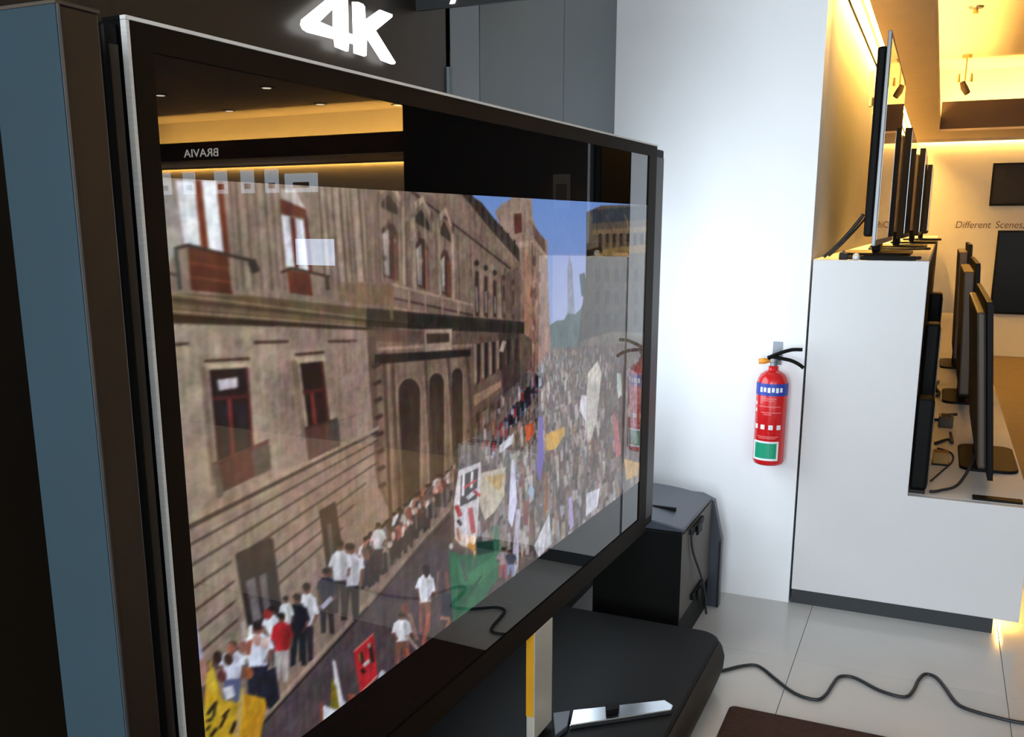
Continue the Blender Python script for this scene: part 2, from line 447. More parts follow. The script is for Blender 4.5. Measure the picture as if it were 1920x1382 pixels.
# sky and the far end of the street
fill([(820, 340), (1230, 340), (1230, 700), (1000, 700)], (96, 134, 205), 1, (150, 160, 205))
fill([(1038, 478), (1110, 478), (1110, 640), (1038, 640)], (140, 152, 208), 0.8, (165, 175, 208))
fill([(1069, 478), (1075, 500), (1080, 600), (1082, 640), (1064, 640), (1066, 560), (1066, 505)], (128, 132, 158))
fill([(1030, 612), (1045, 602), (1060, 600), (1066, 588), (1080, 590), (1090, 580), (1100, 560), (1105, 590), (1110, 680), (1030, 690)], (78, 98, 100))
fill([(1088, 515), (1098, 512), (1104, 560), (1092, 555)], (66, 84, 88))
# building on the right
fill([(1102, 398), (1130, 386), (1215, 384), (1230, 384), (1230, 660), (1085, 650), (1100, 520)], (84, 74, 64), 1, (66, 62, 60))
fill([(1110, 395), (1230, 384), (1230, 410), (1112, 420)], (52, 56, 66))
fill([(1112, 432), (1230, 424), (1230, 434), (1112, 442)], (112, 92, 66))
for i in range(7): fill([(1124 + i * 13, 440), (1130 + i * 13, 438), (1130 + i * 13, 462), (1124 + i * 13, 464)], (40, 32, 28))
fill([(1103, 472), (1230, 456), (1230, 472), (1103, 484)], (118, 92, 52))
fill([(1102, 470), (1130, 462), (1132, 474), (1102, 482)], (30, 24, 20))
for i in range(5):
    for j in range(3): fill([(1118 + i * 18, 505 + j * 42), (1126 + i * 18, 504 + j * 42), (1126 + i * 18, 528 + j * 42), (1118 + i * 18, 530 + j * 42)], (44, 42, 42), 0.6)
fill([(1088, 640), (1150, 622), (1230, 625), (1230, 650), (1090, 660)], (120, 112, 96), 0.6)
# church tower in the distance
fill([(930, 398), (945, 382), (958, 376), (962, 368), (999, 372), (1001, 410), (1012, 440), (1028, 452), (1031, 560), (1036, 700), (975, 700), (972, 480), (938, 420)], (150, 128, 114), 1, (150, 104, 88))
fill([(966, 402), (980, 400), (981, 436), (967, 440)], (92, 48, 44))
fill([(999, 418), (1025, 452), (1025, 480), (1004, 448)], (112, 84, 74))
fill([(975, 455), (1005, 450), (1028, 480), (1028, 488), (1003, 460), (976, 466)], (168, 140, 122))
for i in range(6): line((1004 + (i % 2) * 10, 480 + i * 30), (1004 + (i % 2) * 10, 500 + i * 30), 5, (104, 72, 66), 0.8)
line((1000, 455), (1004, 690), 3, (110, 78, 70), 0.7)
fill([(985, 470), (996, 470), (1000, 690), (988, 690)], (172, 118, 92), 0.7)
# long palace facade, upper storey
fill([(280, 330), (780, 345), (868, 356), (905, 392), (975, 476), (982, 640), (690, 610), (280, 570)], (148, 128, 112), 1, (120, 98, 86))
fill([(690, 350), (780, 350), (868, 356), (905, 392), (975, 476), (982, 640), (690, 610)], (118, 96, 84), 0.85)
fill([(870, 352), (880, 356), (892, 372), (905, 380), (930, 412), (955, 440), (975, 466), (977, 500), (950, 470), (905, 410), (858, 352)], (66, 54, 48))
for i in range(9):
    t = i / 8; line((872 + t * 95, 352 + t * 98), (873 + t * 95, 368 + t * 108), 5 - 2 * t, (44, 38, 36))
fill([(780, 352), (850, 352), (905, 412), (976, 492), (976, 512), (900, 442), (840, 385)], (132, 108, 92))
line((775, 360), (960, 505), 4, (70, 52, 46))
# pilasters and dark reveals, upper left storey
for i, x in enumerate((312, 322, 440, 452, 470, 486, 505, 518, 530, 606, 618, 630, 645, 656, 664, 680, 690)):
    c = (96, 80, 68) if i % 3 else (70, 58, 48)
    line((x - 6, 340), (x + 9, 545), 3.5, c, 0.75)
for x in (330, 462, 495, 612, 638, 672): line((x - 6, 340), (x + 8, 540), 7, (172, 152, 134), 0.5)
# the big shuttered windows with red frames and flower boxes
fill([(333, 340), (369, 340), (381, 462), (349, 458)], (226, 230, 238))
fill([(369, 340), (382, 340), (395, 468), (381, 462)], (120, 48, 28))
fill([(382, 340), (409, 340), (424, 476), (396, 470)], (222, 230, 240))
fill([(409, 340), (421, 340), (435, 482), (424, 478)], (112, 46, 28))
fill([(306, 340), (330, 340), (346, 460), (316, 500), (308, 450)], (168, 166, 160), 0.7)
fill([(356, 464), (432, 478), (440, 553), (362, 545)], (100, 46, 28), 1, (78, 34, 22))
line((358, 492), (436, 506), 3, (142, 66, 38), 0.8); line((360, 520), (438, 530), 3, (140, 70, 40), 0.8)
line((330, 468), (360, 460), 6, (48, 40, 38)); line((358, 461), (484, 492), 6, (54, 40, 34))
line((334, 470), (342, 545), 7, (58, 56, 58)); line((476, 490), (484, 512), 16, (50, 46, 44))
line((312, 510), (335, 518), 5, (50, 46, 46)); line((436, 500), (440, 545), 5, (150, 132, 110))
fill([(530, 356), (556, 356), (576, 392), (534, 374)], (198, 186, 180))
fill([(529, 374), (577, 394), (580, 412), (530, 402)], (106, 50, 34))
fill([(531, 404), (547, 407), (556, 502), (540, 500)], (222, 226, 238))
fill([(547, 407), (557, 410), (564, 506), (556, 502)], (112, 52, 38))
fill([(557, 410), (572, 415), (582, 508), (564, 506)], (216, 220, 236))
fill([(572, 400), (580, 405), (590, 512), (582, 508)], (98, 50, 40))
fill([(541, 506), (584, 514), (590, 556), (547, 550)], (104, 44, 30), 1, (84, 34, 24))
line((530, 512), (553, 503), 5, (56, 40, 32)); line((552, 504), (622, 520), 5, (62, 46, 38)); line((617, 520), (619, 545), 7, (70, 54, 44))
line((598, 518), (600, 552), 9, (150, 132, 112), 0.8)
# ornate windows further along
for (x, y, ww, h) in ((735, 440, 17, 88), (795, 468, 13, 78), (838, 490, 10, 68)):
    fill([(x - ww, y - 60), (x - ww * 0.2, y - 76), (x + ww, y - 46), (x + ww, y - 34), (x - ww, y - 50)], (62, 50, 44))
    fill([(x - ww * 1.2, y - 88), (x, y - 100), (x + ww * 1.2, y - 70), (x + ww, y - 58), (x, y - 88), (x - ww, y - 74)], (164, 140, 118))
    fill([(x - ww, y - 8), (x - ww * 0.4, y - 22), (x + ww * 0.4, y - 18), (x + ww * 0.8, y), (x + ww * 0.9, y + h), (x - ww * 0.7, y + h - 8)], (74, 50, 44))
    fill([(x - ww * 0.9, y), (x - ww * 0.2, y - 10), (x - ww * 0.1, y + h - 10), (x - ww * 0.6, y + h - 12)], (158, 146, 142))
    line((x + ww * 0.55, y), (x + ww * 0.6, y + h), 5, (112, 62, 48))
    line((x - ww * 1.25, y - 60), (x - ww * 1.0, y + h), 5, (160, 138, 118), 0.8)
    line((x + ww * 1.4, y - 50), (x + ww * 1.5, y + h + 6), 5, (164, 138, 120), 0.8)
for i in range(5):
    x = 893 + i * 17; y = 508 + i * 9; k = 1 - i * 0.08
    fill([(x, y), (x + 7 * k, y + 2), (x + 8 * k, y + 88 - i * 8), (x, y + 84 - i * 8)], (64, 46, 42))
    line((x + 3, y + 30), (x + 4, y + 78 - i * 8), 4 * k, (154, 140, 136), 0.7)
    line((x - 5, y - 14), (x - 4, y + 86 - i * 8), 4 * k, (156, 128, 112), 0.7)
    blob(x + 3, y - 14, 5 * k, 6, (54, 44, 40))
fill([(940, 520), (975, 500), (978, 600), (945, 606)], (92, 70, 62), 0.55)
for i in range(16):                                     # clustered pilasters and shadowed reveals along the ornate storey
    t = i / 15; x = 700 + t * 185; yt = 362 + max(0, x - 770) * 0.95 * 0.9; yb = 535 + (x - 700) * 0.22
    line((x, yt), (x + 5, yb), 3.2 - 1.4 * t, (66, 50, 44) if i % 2 else (164, 138, 118), 0.55)
for i in range(22):
    x = random.uniform(700, 960); y = random.uniform(380 + max(0, x - 800) * 0.8, 560)
    blob(x, y, random.uniform(2, 5), random.uniform(4, 11), random.choice([(56, 42, 38), (160, 134, 116), (84, 64, 56)]), 0.5)
for i in range(10):
    x = random.uniform(978, 1028); y = random.uniform(470, 680)
    blob(x, y, random.uniform(2, 4), random.uniform(4, 12), random.choice([(100, 66, 58), (186, 150, 130)]), 0.5)
# balcony line and main cornice
fill([(660, 528), (742, 532), (890, 572), (890, 602), (742, 582), (660, 575)], (122, 98, 86))
line((738, 534), (890, 573), 4, (162, 132, 114)); line((742, 560), (890, 592), 4, (70, 50, 48)); line((742, 578), (895, 606), 4, (152, 122, 108))
for x in (770, 800, 832, 862): line((x, 545 + (x - 770) * 0.25), (x, 585 + (x - 770) * 0.2), 4, (150, 124, 110))
fill([(300, 550), (480, 556), (700, 580), (985, 612), (985, 628), (700, 612), (480, 600), (300, 596)], (92, 74, 52))
for y, wd, c in ((552, 4, (150, 128, 98)), (562, 5, (62, 48, 34)), (574, 5, (118, 100, 74)), (584, 4, (160, 140, 112)), (594, 8, (42, 32, 24)), (604, 12, (52, 40, 30)), (612, 6, (84, 68, 54))):
    stripe((320, y), 300, 1000, wd, c, 0.9)
fill([(690, 578), (985, 604), (985, 626), (690, 614)], (36, 32, 30), 0.85)
fill([(640, 530), (742, 536), (742, 575), (640, 566)], (112, 84, 58), 0.6)
line((735, 540), (738, 600), 6, (120, 92, 52), 0.7)
# lower facade
fill([(280, 606), (480, 612), (690, 620), (708, 640), (735, 960), (690, 1080), (400, 1240), (380, 1260), (280, 1300)], (158, 140, 122), 1, (132, 116, 102))
fill([(520, 612), (700, 622), (735, 960), (690, 1080), (545, 1160)], (140, 114, 104), 0.75)
line((320, 648), (358, 645), 6, (66, 50, 40)); line((480, 643), (545, 641), 6, (66, 50, 42)); line((618, 641), (672, 640), 5, (74, 52, 48))
fill([(690, 618), (985, 626), (1000, 640), (1000, 690), (930, 745), (870, 850), (735, 965), (708, 900)], (96, 76, 66))
# stone string course and rusticated joints
stripe((360, 975), 340, 740, 14, (156, 134, 116)); stripe((360, 988), 340, 740, 10, (58, 46, 42)); stripe((360, 1010), 340, 740, 7, (140, 118, 102)); stripe((360, 1022), 340, 740, 6, (66, 54, 48))
for y in (1062, 1106, 1152, 1196, 1240): stripe((360, y), 340, 735 - (y - 1062) * 0.5, 7, (74, 60, 52))
stripe((330, 905), 560, 700, 5, (112, 92, 84), 0.7)
fill([(660, 640), (690, 640), (700, 820), (672, 830)], (150, 124, 116), 0.5)
# lower windows with balconies
def lowwin(x0, x1, y0, y1, yb, mull):
    fill([(x0 - 20, y0 - 26), (x1 + 6, y0 - 30), (x1 + 24, yb), (x0 - 2, yb + 26)], (150, 130, 112))
    fill([(x0 - 16, y0 - 5), (x0 - 5, y0 - 6), (x0 + 12, yb + 30), (x0 + 2, yb + 34)], (112, 94, 80), 0.8)
    fill([(x0 - 8, y0 - 10), (x1 + 6, y0 - 14), (x1 + 8, y0 - 4), (x0 - 6, y0)], (178, 156, 132))
    line((x0 - 10, y0 - 16), (x1 + 6, y0 - 21), 5, (60, 40, 32))
    fill([(x0, y0), (x1, y0 - 4), (x1 + 14, yb), (x0 + 18, yb + 28)], (38, 26, 28))
    fill([(x1 - 2, y0 - 4), (x1 + 3, y0 - 4), (x1 + 16, yb), (x1 + 11, yb + 2)], (84, 38, 38))
    fill([(mull, y0 + 52), (mull + 7, y0 + 51), (mull + 16, yb + 16), (mull + 8, yb + 18)], (120, 40, 38))
    line((x0 + 5, y0 + 54), (x1 + 5, y0 + 49), 7, (78, 30, 30))
lowwin(397, 466, 694, 690, 878, 430)
fill([(411, 713), (449, 708), (450, 727), (415, 733)], (168, 166, 176))
for (x, y) in ((412, 762), (444, 760)): fill([(x, y), (x + 18, y - 2), (x + 26, y + 88), (x + 10, y + 94)], (30, 36, 44), 0.8)
fill([(403, 878), (506, 828), (510, 880), (418, 925)], (82, 42, 40)); line((402, 872), (508, 826), 5, (84, 50, 46))
fill([(474, 846), (508, 832), (512, 882), (482, 896)], (92, 84, 76), 0.8)
for i in range(6): line((482 + i * 5, 844 - i * 2), (486 + i * 5, 892 - i * 3), 2, (56, 52, 50))
fill([(404, 876), (414, 872), (424, 930), (412, 936)], (84, 80, 76))
lowwin(566, 606, 682, 678, 792, 584)
fill([(574, 806), (636, 786), (640, 836), (582, 864)], (84, 52, 48)); line((574, 804), (636, 786), 4, (60, 46, 44))
fill([(618, 796), (638, 788), (641, 834), (624, 842)], (74, 68, 66), 0.8)
# arcade with dark arches
fill([(708, 640), (880, 648), (885, 880), (740, 960), (715, 900)], (118, 94, 80))
def arch(x0, x1, yt, yb0, yb1):
    xm = (x0 + x1) / 2; r = (x1 - x0) / 2
    pts = [(xm + r * 1.25 * cos(t), yt + r * 0.9 - (r * 1.4) * sin(t) + 2) for t in [pi * k / 8 for k in range(9)]]
    fill(pts + [(x0 - 5, yb0), (x1 + 6, yb1)], (142, 116, 96), 0.7)
    pts = [(xm + r * cos(t), yt + r - r * 1.3 * sin(t)) for t in [pi * k / 8 for k in range(9)]]
    fill(pts + [(x0, yb0), (x1, yb1)], (46, 38, 36), 1, (66, 54, 48))
arch(750, 790, 716, 975, 930); arch(808, 835, 704, 925, 895); arch(850, 870, 694, 880, 865)
for x, y0, y1 in ((722, 660, 985), (738, 668, 980), (800, 672, 905), (843, 670, 880), (878, 668, 860)): line((x, y0), (x + 14, y1), 6, (76, 58, 52), 0.8); 
for x, y0, y1 in ((730, 664, 985), (746, 700, 960), (796, 690, 920), (840, 690, 890)): line((x, y0), (x + 12, y1), 4, (150, 122, 104), 0.6)
fill([(705, 665), (800, 660), (885, 655), (885, 668), (800, 676), (705, 684)], (40, 34, 32))
line((712, 655), (795, 650), 6, (160, 128, 112)); line((800, 652), (888, 648), 5, (140, 112, 100))
fill([(797, 618), (850, 617), (850, 656), (800, 660)], (160, 132, 118)); fill([(802, 626), (845, 625), (845, 642), (803, 645)], (66, 50, 42))
for i in range(8): line((702 + i * 1.5, 690 + i * 32), (716 + i * 1.5, 688 + i * 32 - 6), 8, (62, 46, 44))
# shop fronts toward the far end
for i in range(6):
    x = 897 + i * 14; y = 645 - i * 2; fill([(x, y), (x + 6, y), (x + 6, y + 70 - i * 6), (x, y + 78 - i * 7)], (46, 34, 34)); line((x - 4, y), (x - 3, y + 74 - i * 7), 4, (150, 124, 112), 0.8)
fill([(890, 742), (942, 714), (942, 726), (892, 762)], (142, 110, 90))
for i in range(4):
    x = 895 + i * 13; fill([(x, 775 - i * 7), (x + 7, 770 - i * 7), (x + 7, 815 - i * 14), (x, 825 - i * 14)], (60, 46, 42))
fill([(936, 625), (975, 622), (978, 715), (945, 740)], (54, 42, 40), 0.7); line((948, 640), (942, 660), 8, (170, 150, 140))
# sidewalk and curb
fill([(400, 1260), (560, 1180), (735, 975), (900, 838), (925, 842), (860, 935), (700, 1130), (500, 1350), (420, 1382), (380, 1382)], (126, 106, 96))
line((488, 1352), (690, 1130), 6, (150, 128, 114)); line((690, 1130), (868, 930), 4, (138, 116, 106)); line((492, 1362), (694, 1138), 5, (44, 36, 38)); line((696, 1136), (874, 936), 3, (56, 46, 46))
fill([(480, 1382), (690, 1145), (860, 955), (860, 1200), (700, 1382)], (72, 60, 66))
# street doors
fill([(443, 1040), (508, 1008), (516, 1012), (534, 1160), (470, 1192)], (44, 38, 38)); fill([(436, 1040), (444, 1036), (470, 1190), (462, 1196)], (150, 130, 112))
fill([(464, 1090), (482, 1082), (494, 1160), (478, 1166)], (104, 98, 102)); fill([(489, 1080), (502, 1074), (512, 1150), (500, 1156)], (100, 94, 98))
fill([(602, 958), (632, 940), (648, 1050), (618, 1085)], (46, 38, 36)); fill([(616, 985), (624, 980), (632, 1050), (624, 1056)], (84, 76, 78), 0.8)
line((444, 1100), (468, 1260), 7, (132, 116, 100), 0.8)
# people along the kerb
def person(x, y, h, top, bot, skin=(104, 66, 56), wd=1.0):
    k = h * 0.115 * wd; r = random.uniform
    d = r(-0.12, 0.12) * k
    for sd in (-1, 1):                                  # two legs apart
        fx = x + sd * k * r(0.35, 0.7)
        fill([(x - k * 0.1 + sd * k * 0.4 - k * 0.42, y - h * 0.5), (x + sd * k * 0.4 + k * 0.45, y - h * 0.5), (fx + k * 0.28, y - r(0, 4)), (fx - k * 0.3, y + r(-3, 2))], bot)
    fill([(x - k * 0.55 + d, y - h * 0.84), (x + k * 0.5 + d, y - h * 0.85), (x + k * 0.95 + d, y - h * 0.78), (x + k * 0.95, y - h * 0.62), (x + k * 0.8, y - h * 0.45), (x - k * 0.75, y - h * 0.43), (x - k * 0.95, y - h * 0.6), (x - k * 0.95 + d, y - h * 0.77)], top)
    for sd in (-1, 1):                                  # sleeve, then forearm
        ex_, ey = x + sd * k * r(1.05, 1.3), y - h * r(0.58, 0.66)
        line((x + sd * k * 0.8 + d, y - h * 0.79), (ex_, ey), k * 0.5, top)
        line((ex_, ey), (x + sd * k * r(0.4, 1.3), y - h * r(0.42, 0.55)), k * 0.36, skin, 0.85)
    shade = tuple(c * 0.62 for c in top)
    fill([(x + k * 0.1, y - h * 0.8), (x + k * 0.9, y - h * 0.76), (x + k * 0.8, y - h * 0.46), (x + k * 0.3, y - h * 0.44)], shade, 0.4)
    blob(x + d, y - h * 0.90, k * 0.45, h * 0.065, skin); blob(x + d - k * 0.05, y - h * 0.935, k * 0.5, h * 0.048, (36, 26, 25))
tops = [(206, 210, 220), (44, 46, 58), (150, 60, 56), (130, 120, 122), (60, 52, 54), (176, 170, 174), (96, 84, 96), (170, 100, 84)]
for i in range(46):                                     # dense row thinning toward the far end
    t = i / 45
    x = 690 + t * 235; y = 1110 - t * 262 + random.uniform(-8, 5); h = 100 - t * 62
    person(x, y, h, random.choice(tops), random.choice([(50, 46, 52), (90, 82, 84), (38, 40, 50)]), wd=1.0 + 0.6 * t)
for i in range(60):
    t = random.random(); x = 720 + t * 190; y = 1035 - t * 205 + random.uniform(-12, 6)
    blob(x, y, 4 - 1.5 * t, 7 - 3 * t, random.choice([(150, 70, 62), (176, 140, 128), (56, 46, 44), (200, 190, 190), (100, 46, 44)]), 0.85)
person(712, 1070, 92, (208, 210, 222), (60, 56, 66)); person(660, 1165, 150, (190, 192, 208), (46, 42, 44), wd=1.1); person(640, 1150, 140, (200, 204, 218), (58, 52, 52), wd=0.9)
person(616, 1190, 128, (50, 52, 66), (46, 44, 50)); line((606, 1140), (626, 1120), 9, (160, 158, 190))
person(578, 1240, 150, (214, 222, 240), (34, 34, 46), wd=0.9); person(563, 1250, 140, (26, 30, 42), (22, 28, 40), wd=1.0)
person(540, 1215, 100, (206, 210, 222), (150, 60, 44), wd=0.9)
person(513, 1250, 115, (204, 214, 230), (60, 50, 56)); person(532, 1278, 132, (172, 26, 36), (156, 150, 154), wd=1.0); blob(505, 1152, 9, 10, (150, 44, 40))
person(487, 1315, 150, (204, 216, 240), (26, 30, 48), wd=1.3); fill([(480, 1270), (520, 1250), (528, 1310), (510, 1330), (485, 1310)], (24, 28, 42))
person(440, 1330, 130, (200, 208, 232), (74, 84, 124), wd=1.2); line((446, 1250), (470, 1225), 8, (206, 214, 236)); line((468, 1228), (474, 1195), 8, (156, 72, 50))
for (x, y, c) in ((412, 1232, (52, 34, 34)), (432, 1236, (62, 40, 38)), (437, 1216, (150, 86, 76)), (420, 1268, (80, 40, 40)), (460, 1212, (140, 84, 80)), (486, 1200, (170, 130, 120)), (500, 1206, (196, 170, 170)), (470, 1262, (150, 80, 40)), (394, 1250, (60, 44, 40))): blob(x, y, 9, 12, c)
fill([(470, 1172), (477, 1172), (477, 1200), (469, 1200)], (226, 230, 238)); fill([(455, 1165), (463, 1165), (464, 1200), (458, 1204)], (168, 160, 152))
fill([(362, 1165), (372, 1168), (386, 1240), (374, 1260)], (150, 150, 190)); fill([(374, 1240), (392, 1230), (396, 1280), (378, 1290)], (150, 110, 96))
fill([(420, 1290), (440, 1285), (445, 1305), (428, 1312)], (200, 206, 222))
# yellow banner with black brush strokes
fill([(392, 1262), (404, 1250), (414, 1290), (420, 1310), (448, 1318), (462, 1300), (500, 1310), (503, 1322), (488, 1400), (380, 1400)], (206, 168, 24), 1, (190, 150, 20))
fill([(462, 1302), (500, 1310), (503, 1322), (488, 1400), (455, 1400)], (198, 140, 18))
for a, b, wd in (((392, 1340), (410, 1315), 6), ((408, 1318), (404, 1345), 5), ((390, 1352), (402, 1348), 6), ((420, 1345), (434, 1330), 5), ((416, 1365), (428, 1340), 5), ((436, 1375), (446, 1352), 7), ((398, 1382), (410, 1365), 6), ((390, 1370), (398, 1360), 4)): line(a, b, wd, (40, 32, 22))
line((458, 1290), (446, 1400), 8, (188, 158, 96)); line((398, 1240), (402, 1300), 5, (200, 176, 60))
# flags and posters in the street
fill([(626, 1236), (632, 1240), (646, 1310), (665, 1336), (648, 1345), (634, 1330)], (206, 208, 220)); fill([(625, 1268), (634, 1290), (640, 1330), (622, 1326)], (120, 104, 26))
fill([(604, 1320), (638, 1332), (664, 1334), (612, 1400), (603, 1400)], (206, 210, 224)); line((606, 1316), (606, 1400), 6, (120, 66, 48))
fill([(655, 1300), (682, 1306), (680, 1318), (656, 1314)], (150, 74, 50))
fill([(666, 1222), (703, 1187), (711, 1268), (678, 1300)], (176, 24, 36)); line((666, 1222), (703, 1188), 3, (196, 90, 84)); line((679, 1299), (711, 1266), 3, (200, 120, 100))
for a, b, wd, c in (((680, 1222), (684, 1245), 6, (50, 30, 26)), ((697, 1208), (702, 1242), 7, (40, 34, 34)), ((676, 1225), (678, 1240), 4, (130, 100, 40)), ((685, 1248), (696, 1238), 7, (176, 168, 176)), ((681, 1254), (686, 1262), 7, (30, 18, 20)), ((694, 1206), (696, 1214), 6, (150, 130, 120))): line(a, b, wd, c)
blob(720, 1272, 8, 16, (170, 176, 196))
# runners
person(757, 1246, 100, (208, 212, 226), (116, 72, 62), wd=1.3); line((764, 1190), (790, 1222), 6, (150, 130, 124)); line((766, 1215), (772, 1245), 7, (164, 84, 62)); blob(762, 1140, 8, 12, (110, 60, 56)); line((770, 1150), (784, 1200), 8, (130, 96, 86))
person(800, 1185, 128, (212, 216, 232), (120, 74, 62), wd=0.9); blob(802, 1072, 5, 12, (40, 34, 36)); line((806, 1150), (796, 1215), 7, (160, 80, 62)); line((824, 1072), (820, 1120), 5, (128, 88, 80), 0.7); line((839, 1072), (842, 1105), 7, (128, 66, 62), 0.7)
fill([(832, 1110), (850, 1115), (850, 1160), (828, 1150)], (46, 44, 62)); line((828, 1158), (846, 1160), 6, (160, 110, 90)); line((846, 1162), (830, 1198), 6, (160, 96, 70)); line((860, 1170), (846, 1185), 5, (150, 84, 62))
# the crowd on the right
fill([(1040, 655), (1090, 650), (1230, 640), (1230, 920), (1050, 1005), (960, 1090), (930, 1040), (850, 1050), (846, 960), (880, 850), (960, 760)], (92, 78, 74))
pal = [(196, 190, 190), (214, 214, 224), (150, 132, 124), (120, 96, 88), (70, 58, 58), (100, 84, 80), (176, 150, 140), (130, 58, 58), (90, 70, 66), (164, 160, 170), (120, 130, 150), (146, 112, 60), (50, 44, 48), (110, 128, 118)]
def crowd_spot():
    t = random.random() ** 0.6
    x = 1045 + random.uniform(-1, 1) * 20 + random.uniform(-190, 165) * t
    lo = 655 + max(0, 1040 - x) * 1.0
    y = random.uniform(lo, max(lo + 5, 710 + 400 * t))
    return x, y, 0.35 + 0.9 * max(0, (y - 640)) / 330
for i in range(1500):                                  # dark and mid-toned mass first, then bodies, heads and pale cloth
    x, y, k = crowd_spot(); k *= 1.5
    fill([(x - 2.4 * k, y - 12 * k), (x + 2.6 * k, y - 13 * k), (x + 3.0 * k, y + 12 * k), (x - 2.4 * k, y + 14 * k)], random.choice([(70, 58, 56), (104, 86, 78), (120, 98, 88), (84, 78, 80), (112, 108, 112), (96, 62, 58), (132, 118, 108)]), 0.6)
for i in range(1500):
    x, y, k = crowd_spot(); k *= 1.25
    fill([(x - 1.8 * k, y - 8 * k), (x + 2.0 * k, y - 9 * k), (x + 2.4 * k, y + 9 * k), (x - 1.6 * k, y + 11 * k)], random.choice(pal), 0.42)
    if random.random() < 0.5: blob(x, y - 12 * k, 1.5 * k, 3 * k, random.choice([(70, 44, 40), (130, 94, 84), (40, 30, 30)]), 0.6)
for i in range(240):                                   # dark knot of marchers by the kerb
    t = random.random(); x = 925 + t * 95; y = 838 - t * 135 + random.uniform(-14, 14)
    fill([(x - 3, y - 7), (x + 3, y - 8), (x + 3, y + 8), (x - 3, y + 9)], random.choice([(26, 28, 38), (34, 36, 50), (24, 22, 28), (90, 90, 110), (150, 40, 44), (170, 170, 190)]), 0.85)
for i in range(90):                                    # pale cloth and raised banners in the crowd
    x, y, k = crowd_spot(); h = random.uniform(8, 26) * k; ww = random.uniform(2, 5) * k
    fill([(x - ww, y - h * 0.8), (x + ww * random.uniform(0.2, 1), y - h), (x + ww, y + h * 0.4), (x - ww * random.uniform(-0.4, 0.9), y + h)], random.choice([(198, 194, 196), (186, 176, 164), (170, 168, 180), (206, 204, 214), (150, 132, 120), (176, 120, 112)]), 0.6)
for (p, c) in (([(1104, 700), (1122, 676), (1130, 700), (1120, 790), (1108, 830), (1098, 800)], (186, 180, 170)), ([(1092, 740), (1106, 744), (1100, 790), (1088, 770)], (206, 204, 212)),
               ([(1012, 780), (1020, 782), (1022, 860), (1014, 905), (1008, 880)], (98, 80, 168)), ([(1025, 815), (1060, 800), (1062, 812), (1044, 842), (1026, 846)], (196, 146, 44)),
               ([(1158, 700), (1166, 700), (1168, 740), (1160, 748)], (170, 180, 176)), ([(1180, 690), (1196, 700), (1196, 830), (1184, 840)], (150, 140, 150)),
               ([(938, 836), (966, 812), (962, 832), (940, 850)], (206, 206, 220)), ([(985, 800), (1002, 790), (1004, 812), (990, 830)], (196, 80, 40)),
               ([(1150, 770), (1160, 790), (1166, 850), (1156, 860)], (176, 96, 100)), ([(1172, 860), (1200, 868), (1196, 892), (1176, 900)], (184, 140, 70)),
               ([(900, 888), (950, 876), (948, 930), (930, 960), (912, 975), (902, 950)], (190, 176, 156)), ([(914, 894), (948, 888), (940, 920), (925, 910)], (190, 156, 90)),
               ([(961, 862), (966, 862), (972, 940), (962, 990), (955, 975), (957, 930)], (196, 196, 226)), ([(970, 955), (978, 955), (974, 1060), (964, 1090), (962, 1050)], (170, 164, 186)),
               ([(1003, 1024), (1032, 962), (1036, 1020), (1012, 1045)], (186, 188, 200)), ([(1068, 935), (1074, 930), (1078, 985), (1070, 995)], (156, 140, 196)),
               ([(996, 905), (1004, 918), (1002, 940), (992, 925)], (140, 160, 190)), ([(1024, 885), (1030, 890), (1030, 955), (1022, 960)], (146, 90, 50)),
               ([(1102, 925), (1126, 915), (1122, 950), (1100, 968)], (200, 200, 216)), ([(985, 940), (992, 940), (992, 985), (984, 985)], (130, 70, 66))): fill(p, c)
# white placards with red and black brush marks, green flag
fill([(862, 882), (904, 866), (905, 880), (896, 1010), (888, 1030), (866, 1022), (855, 1010), (853, 945)], (196, 190, 196))
fill([(867, 892), (899, 878), (896, 935), (865, 950)], (60, 48, 52))
for a, b, wd, c in (((872, 888), (870, 930), 5, (206, 204, 210)), ((888, 884), (886, 915), 5, (206, 204, 210)), ((872, 915), (896, 900), 4, (196, 60, 62)), ((878, 935), (898, 918), 8, (200, 202, 214)), ((890, 920), (902, 930), 6, (176, 40, 50)),
                    ((858, 948), (866, 968), 9, (160, 44, 48)), ((861, 975), (867, 985), 6, (40, 24, 28)), ((884, 952), (890, 1000), 9, (184, 60, 72)), ((860, 990), (864, 1015), 5, (170, 110, 100)), ((874, 980), (876, 1012), 6, (206, 204, 214)), ((880, 1020), (892, 1030), 10, (196, 130, 46))): line(a, b, wd, c)
fill([(843, 1032), (866, 1040), (896, 1040), (936, 1012), (940, 1076), (905, 1130), (852, 1176)], (40, 104, 72)); fill([(896, 1016), (938, 1012), (938, 1032), (896, 1042)], (14, 50, 40))
fill([(858, 1046), (880, 1075), (930, 1040), (936, 1060), (900, 1095), (866, 1095)], (56, 132, 88), 0.7); fill([(862, 1100), (900, 1095), (870, 1150), (856, 1160)], (26, 84, 56), 0.6); line((870, 1050), (876, 1090), 7, (84, 84, 76), 0.7)
line((905, 1080), (870, 1130), 5, (24, 70, 48), 0.6); blob(848, 1024, 4, 6, (206, 206, 206))
fill([(925, 990), (936, 980), (944, 1030), (930, 1060)], (60, 120, 90), 0.6)
person(946, 1085, 60, (150, 130, 136), (150, 70, 76), wd=1.4); person(960, 1080, 50, (36, 40, 66), (110, 120, 160), wd=1.4)
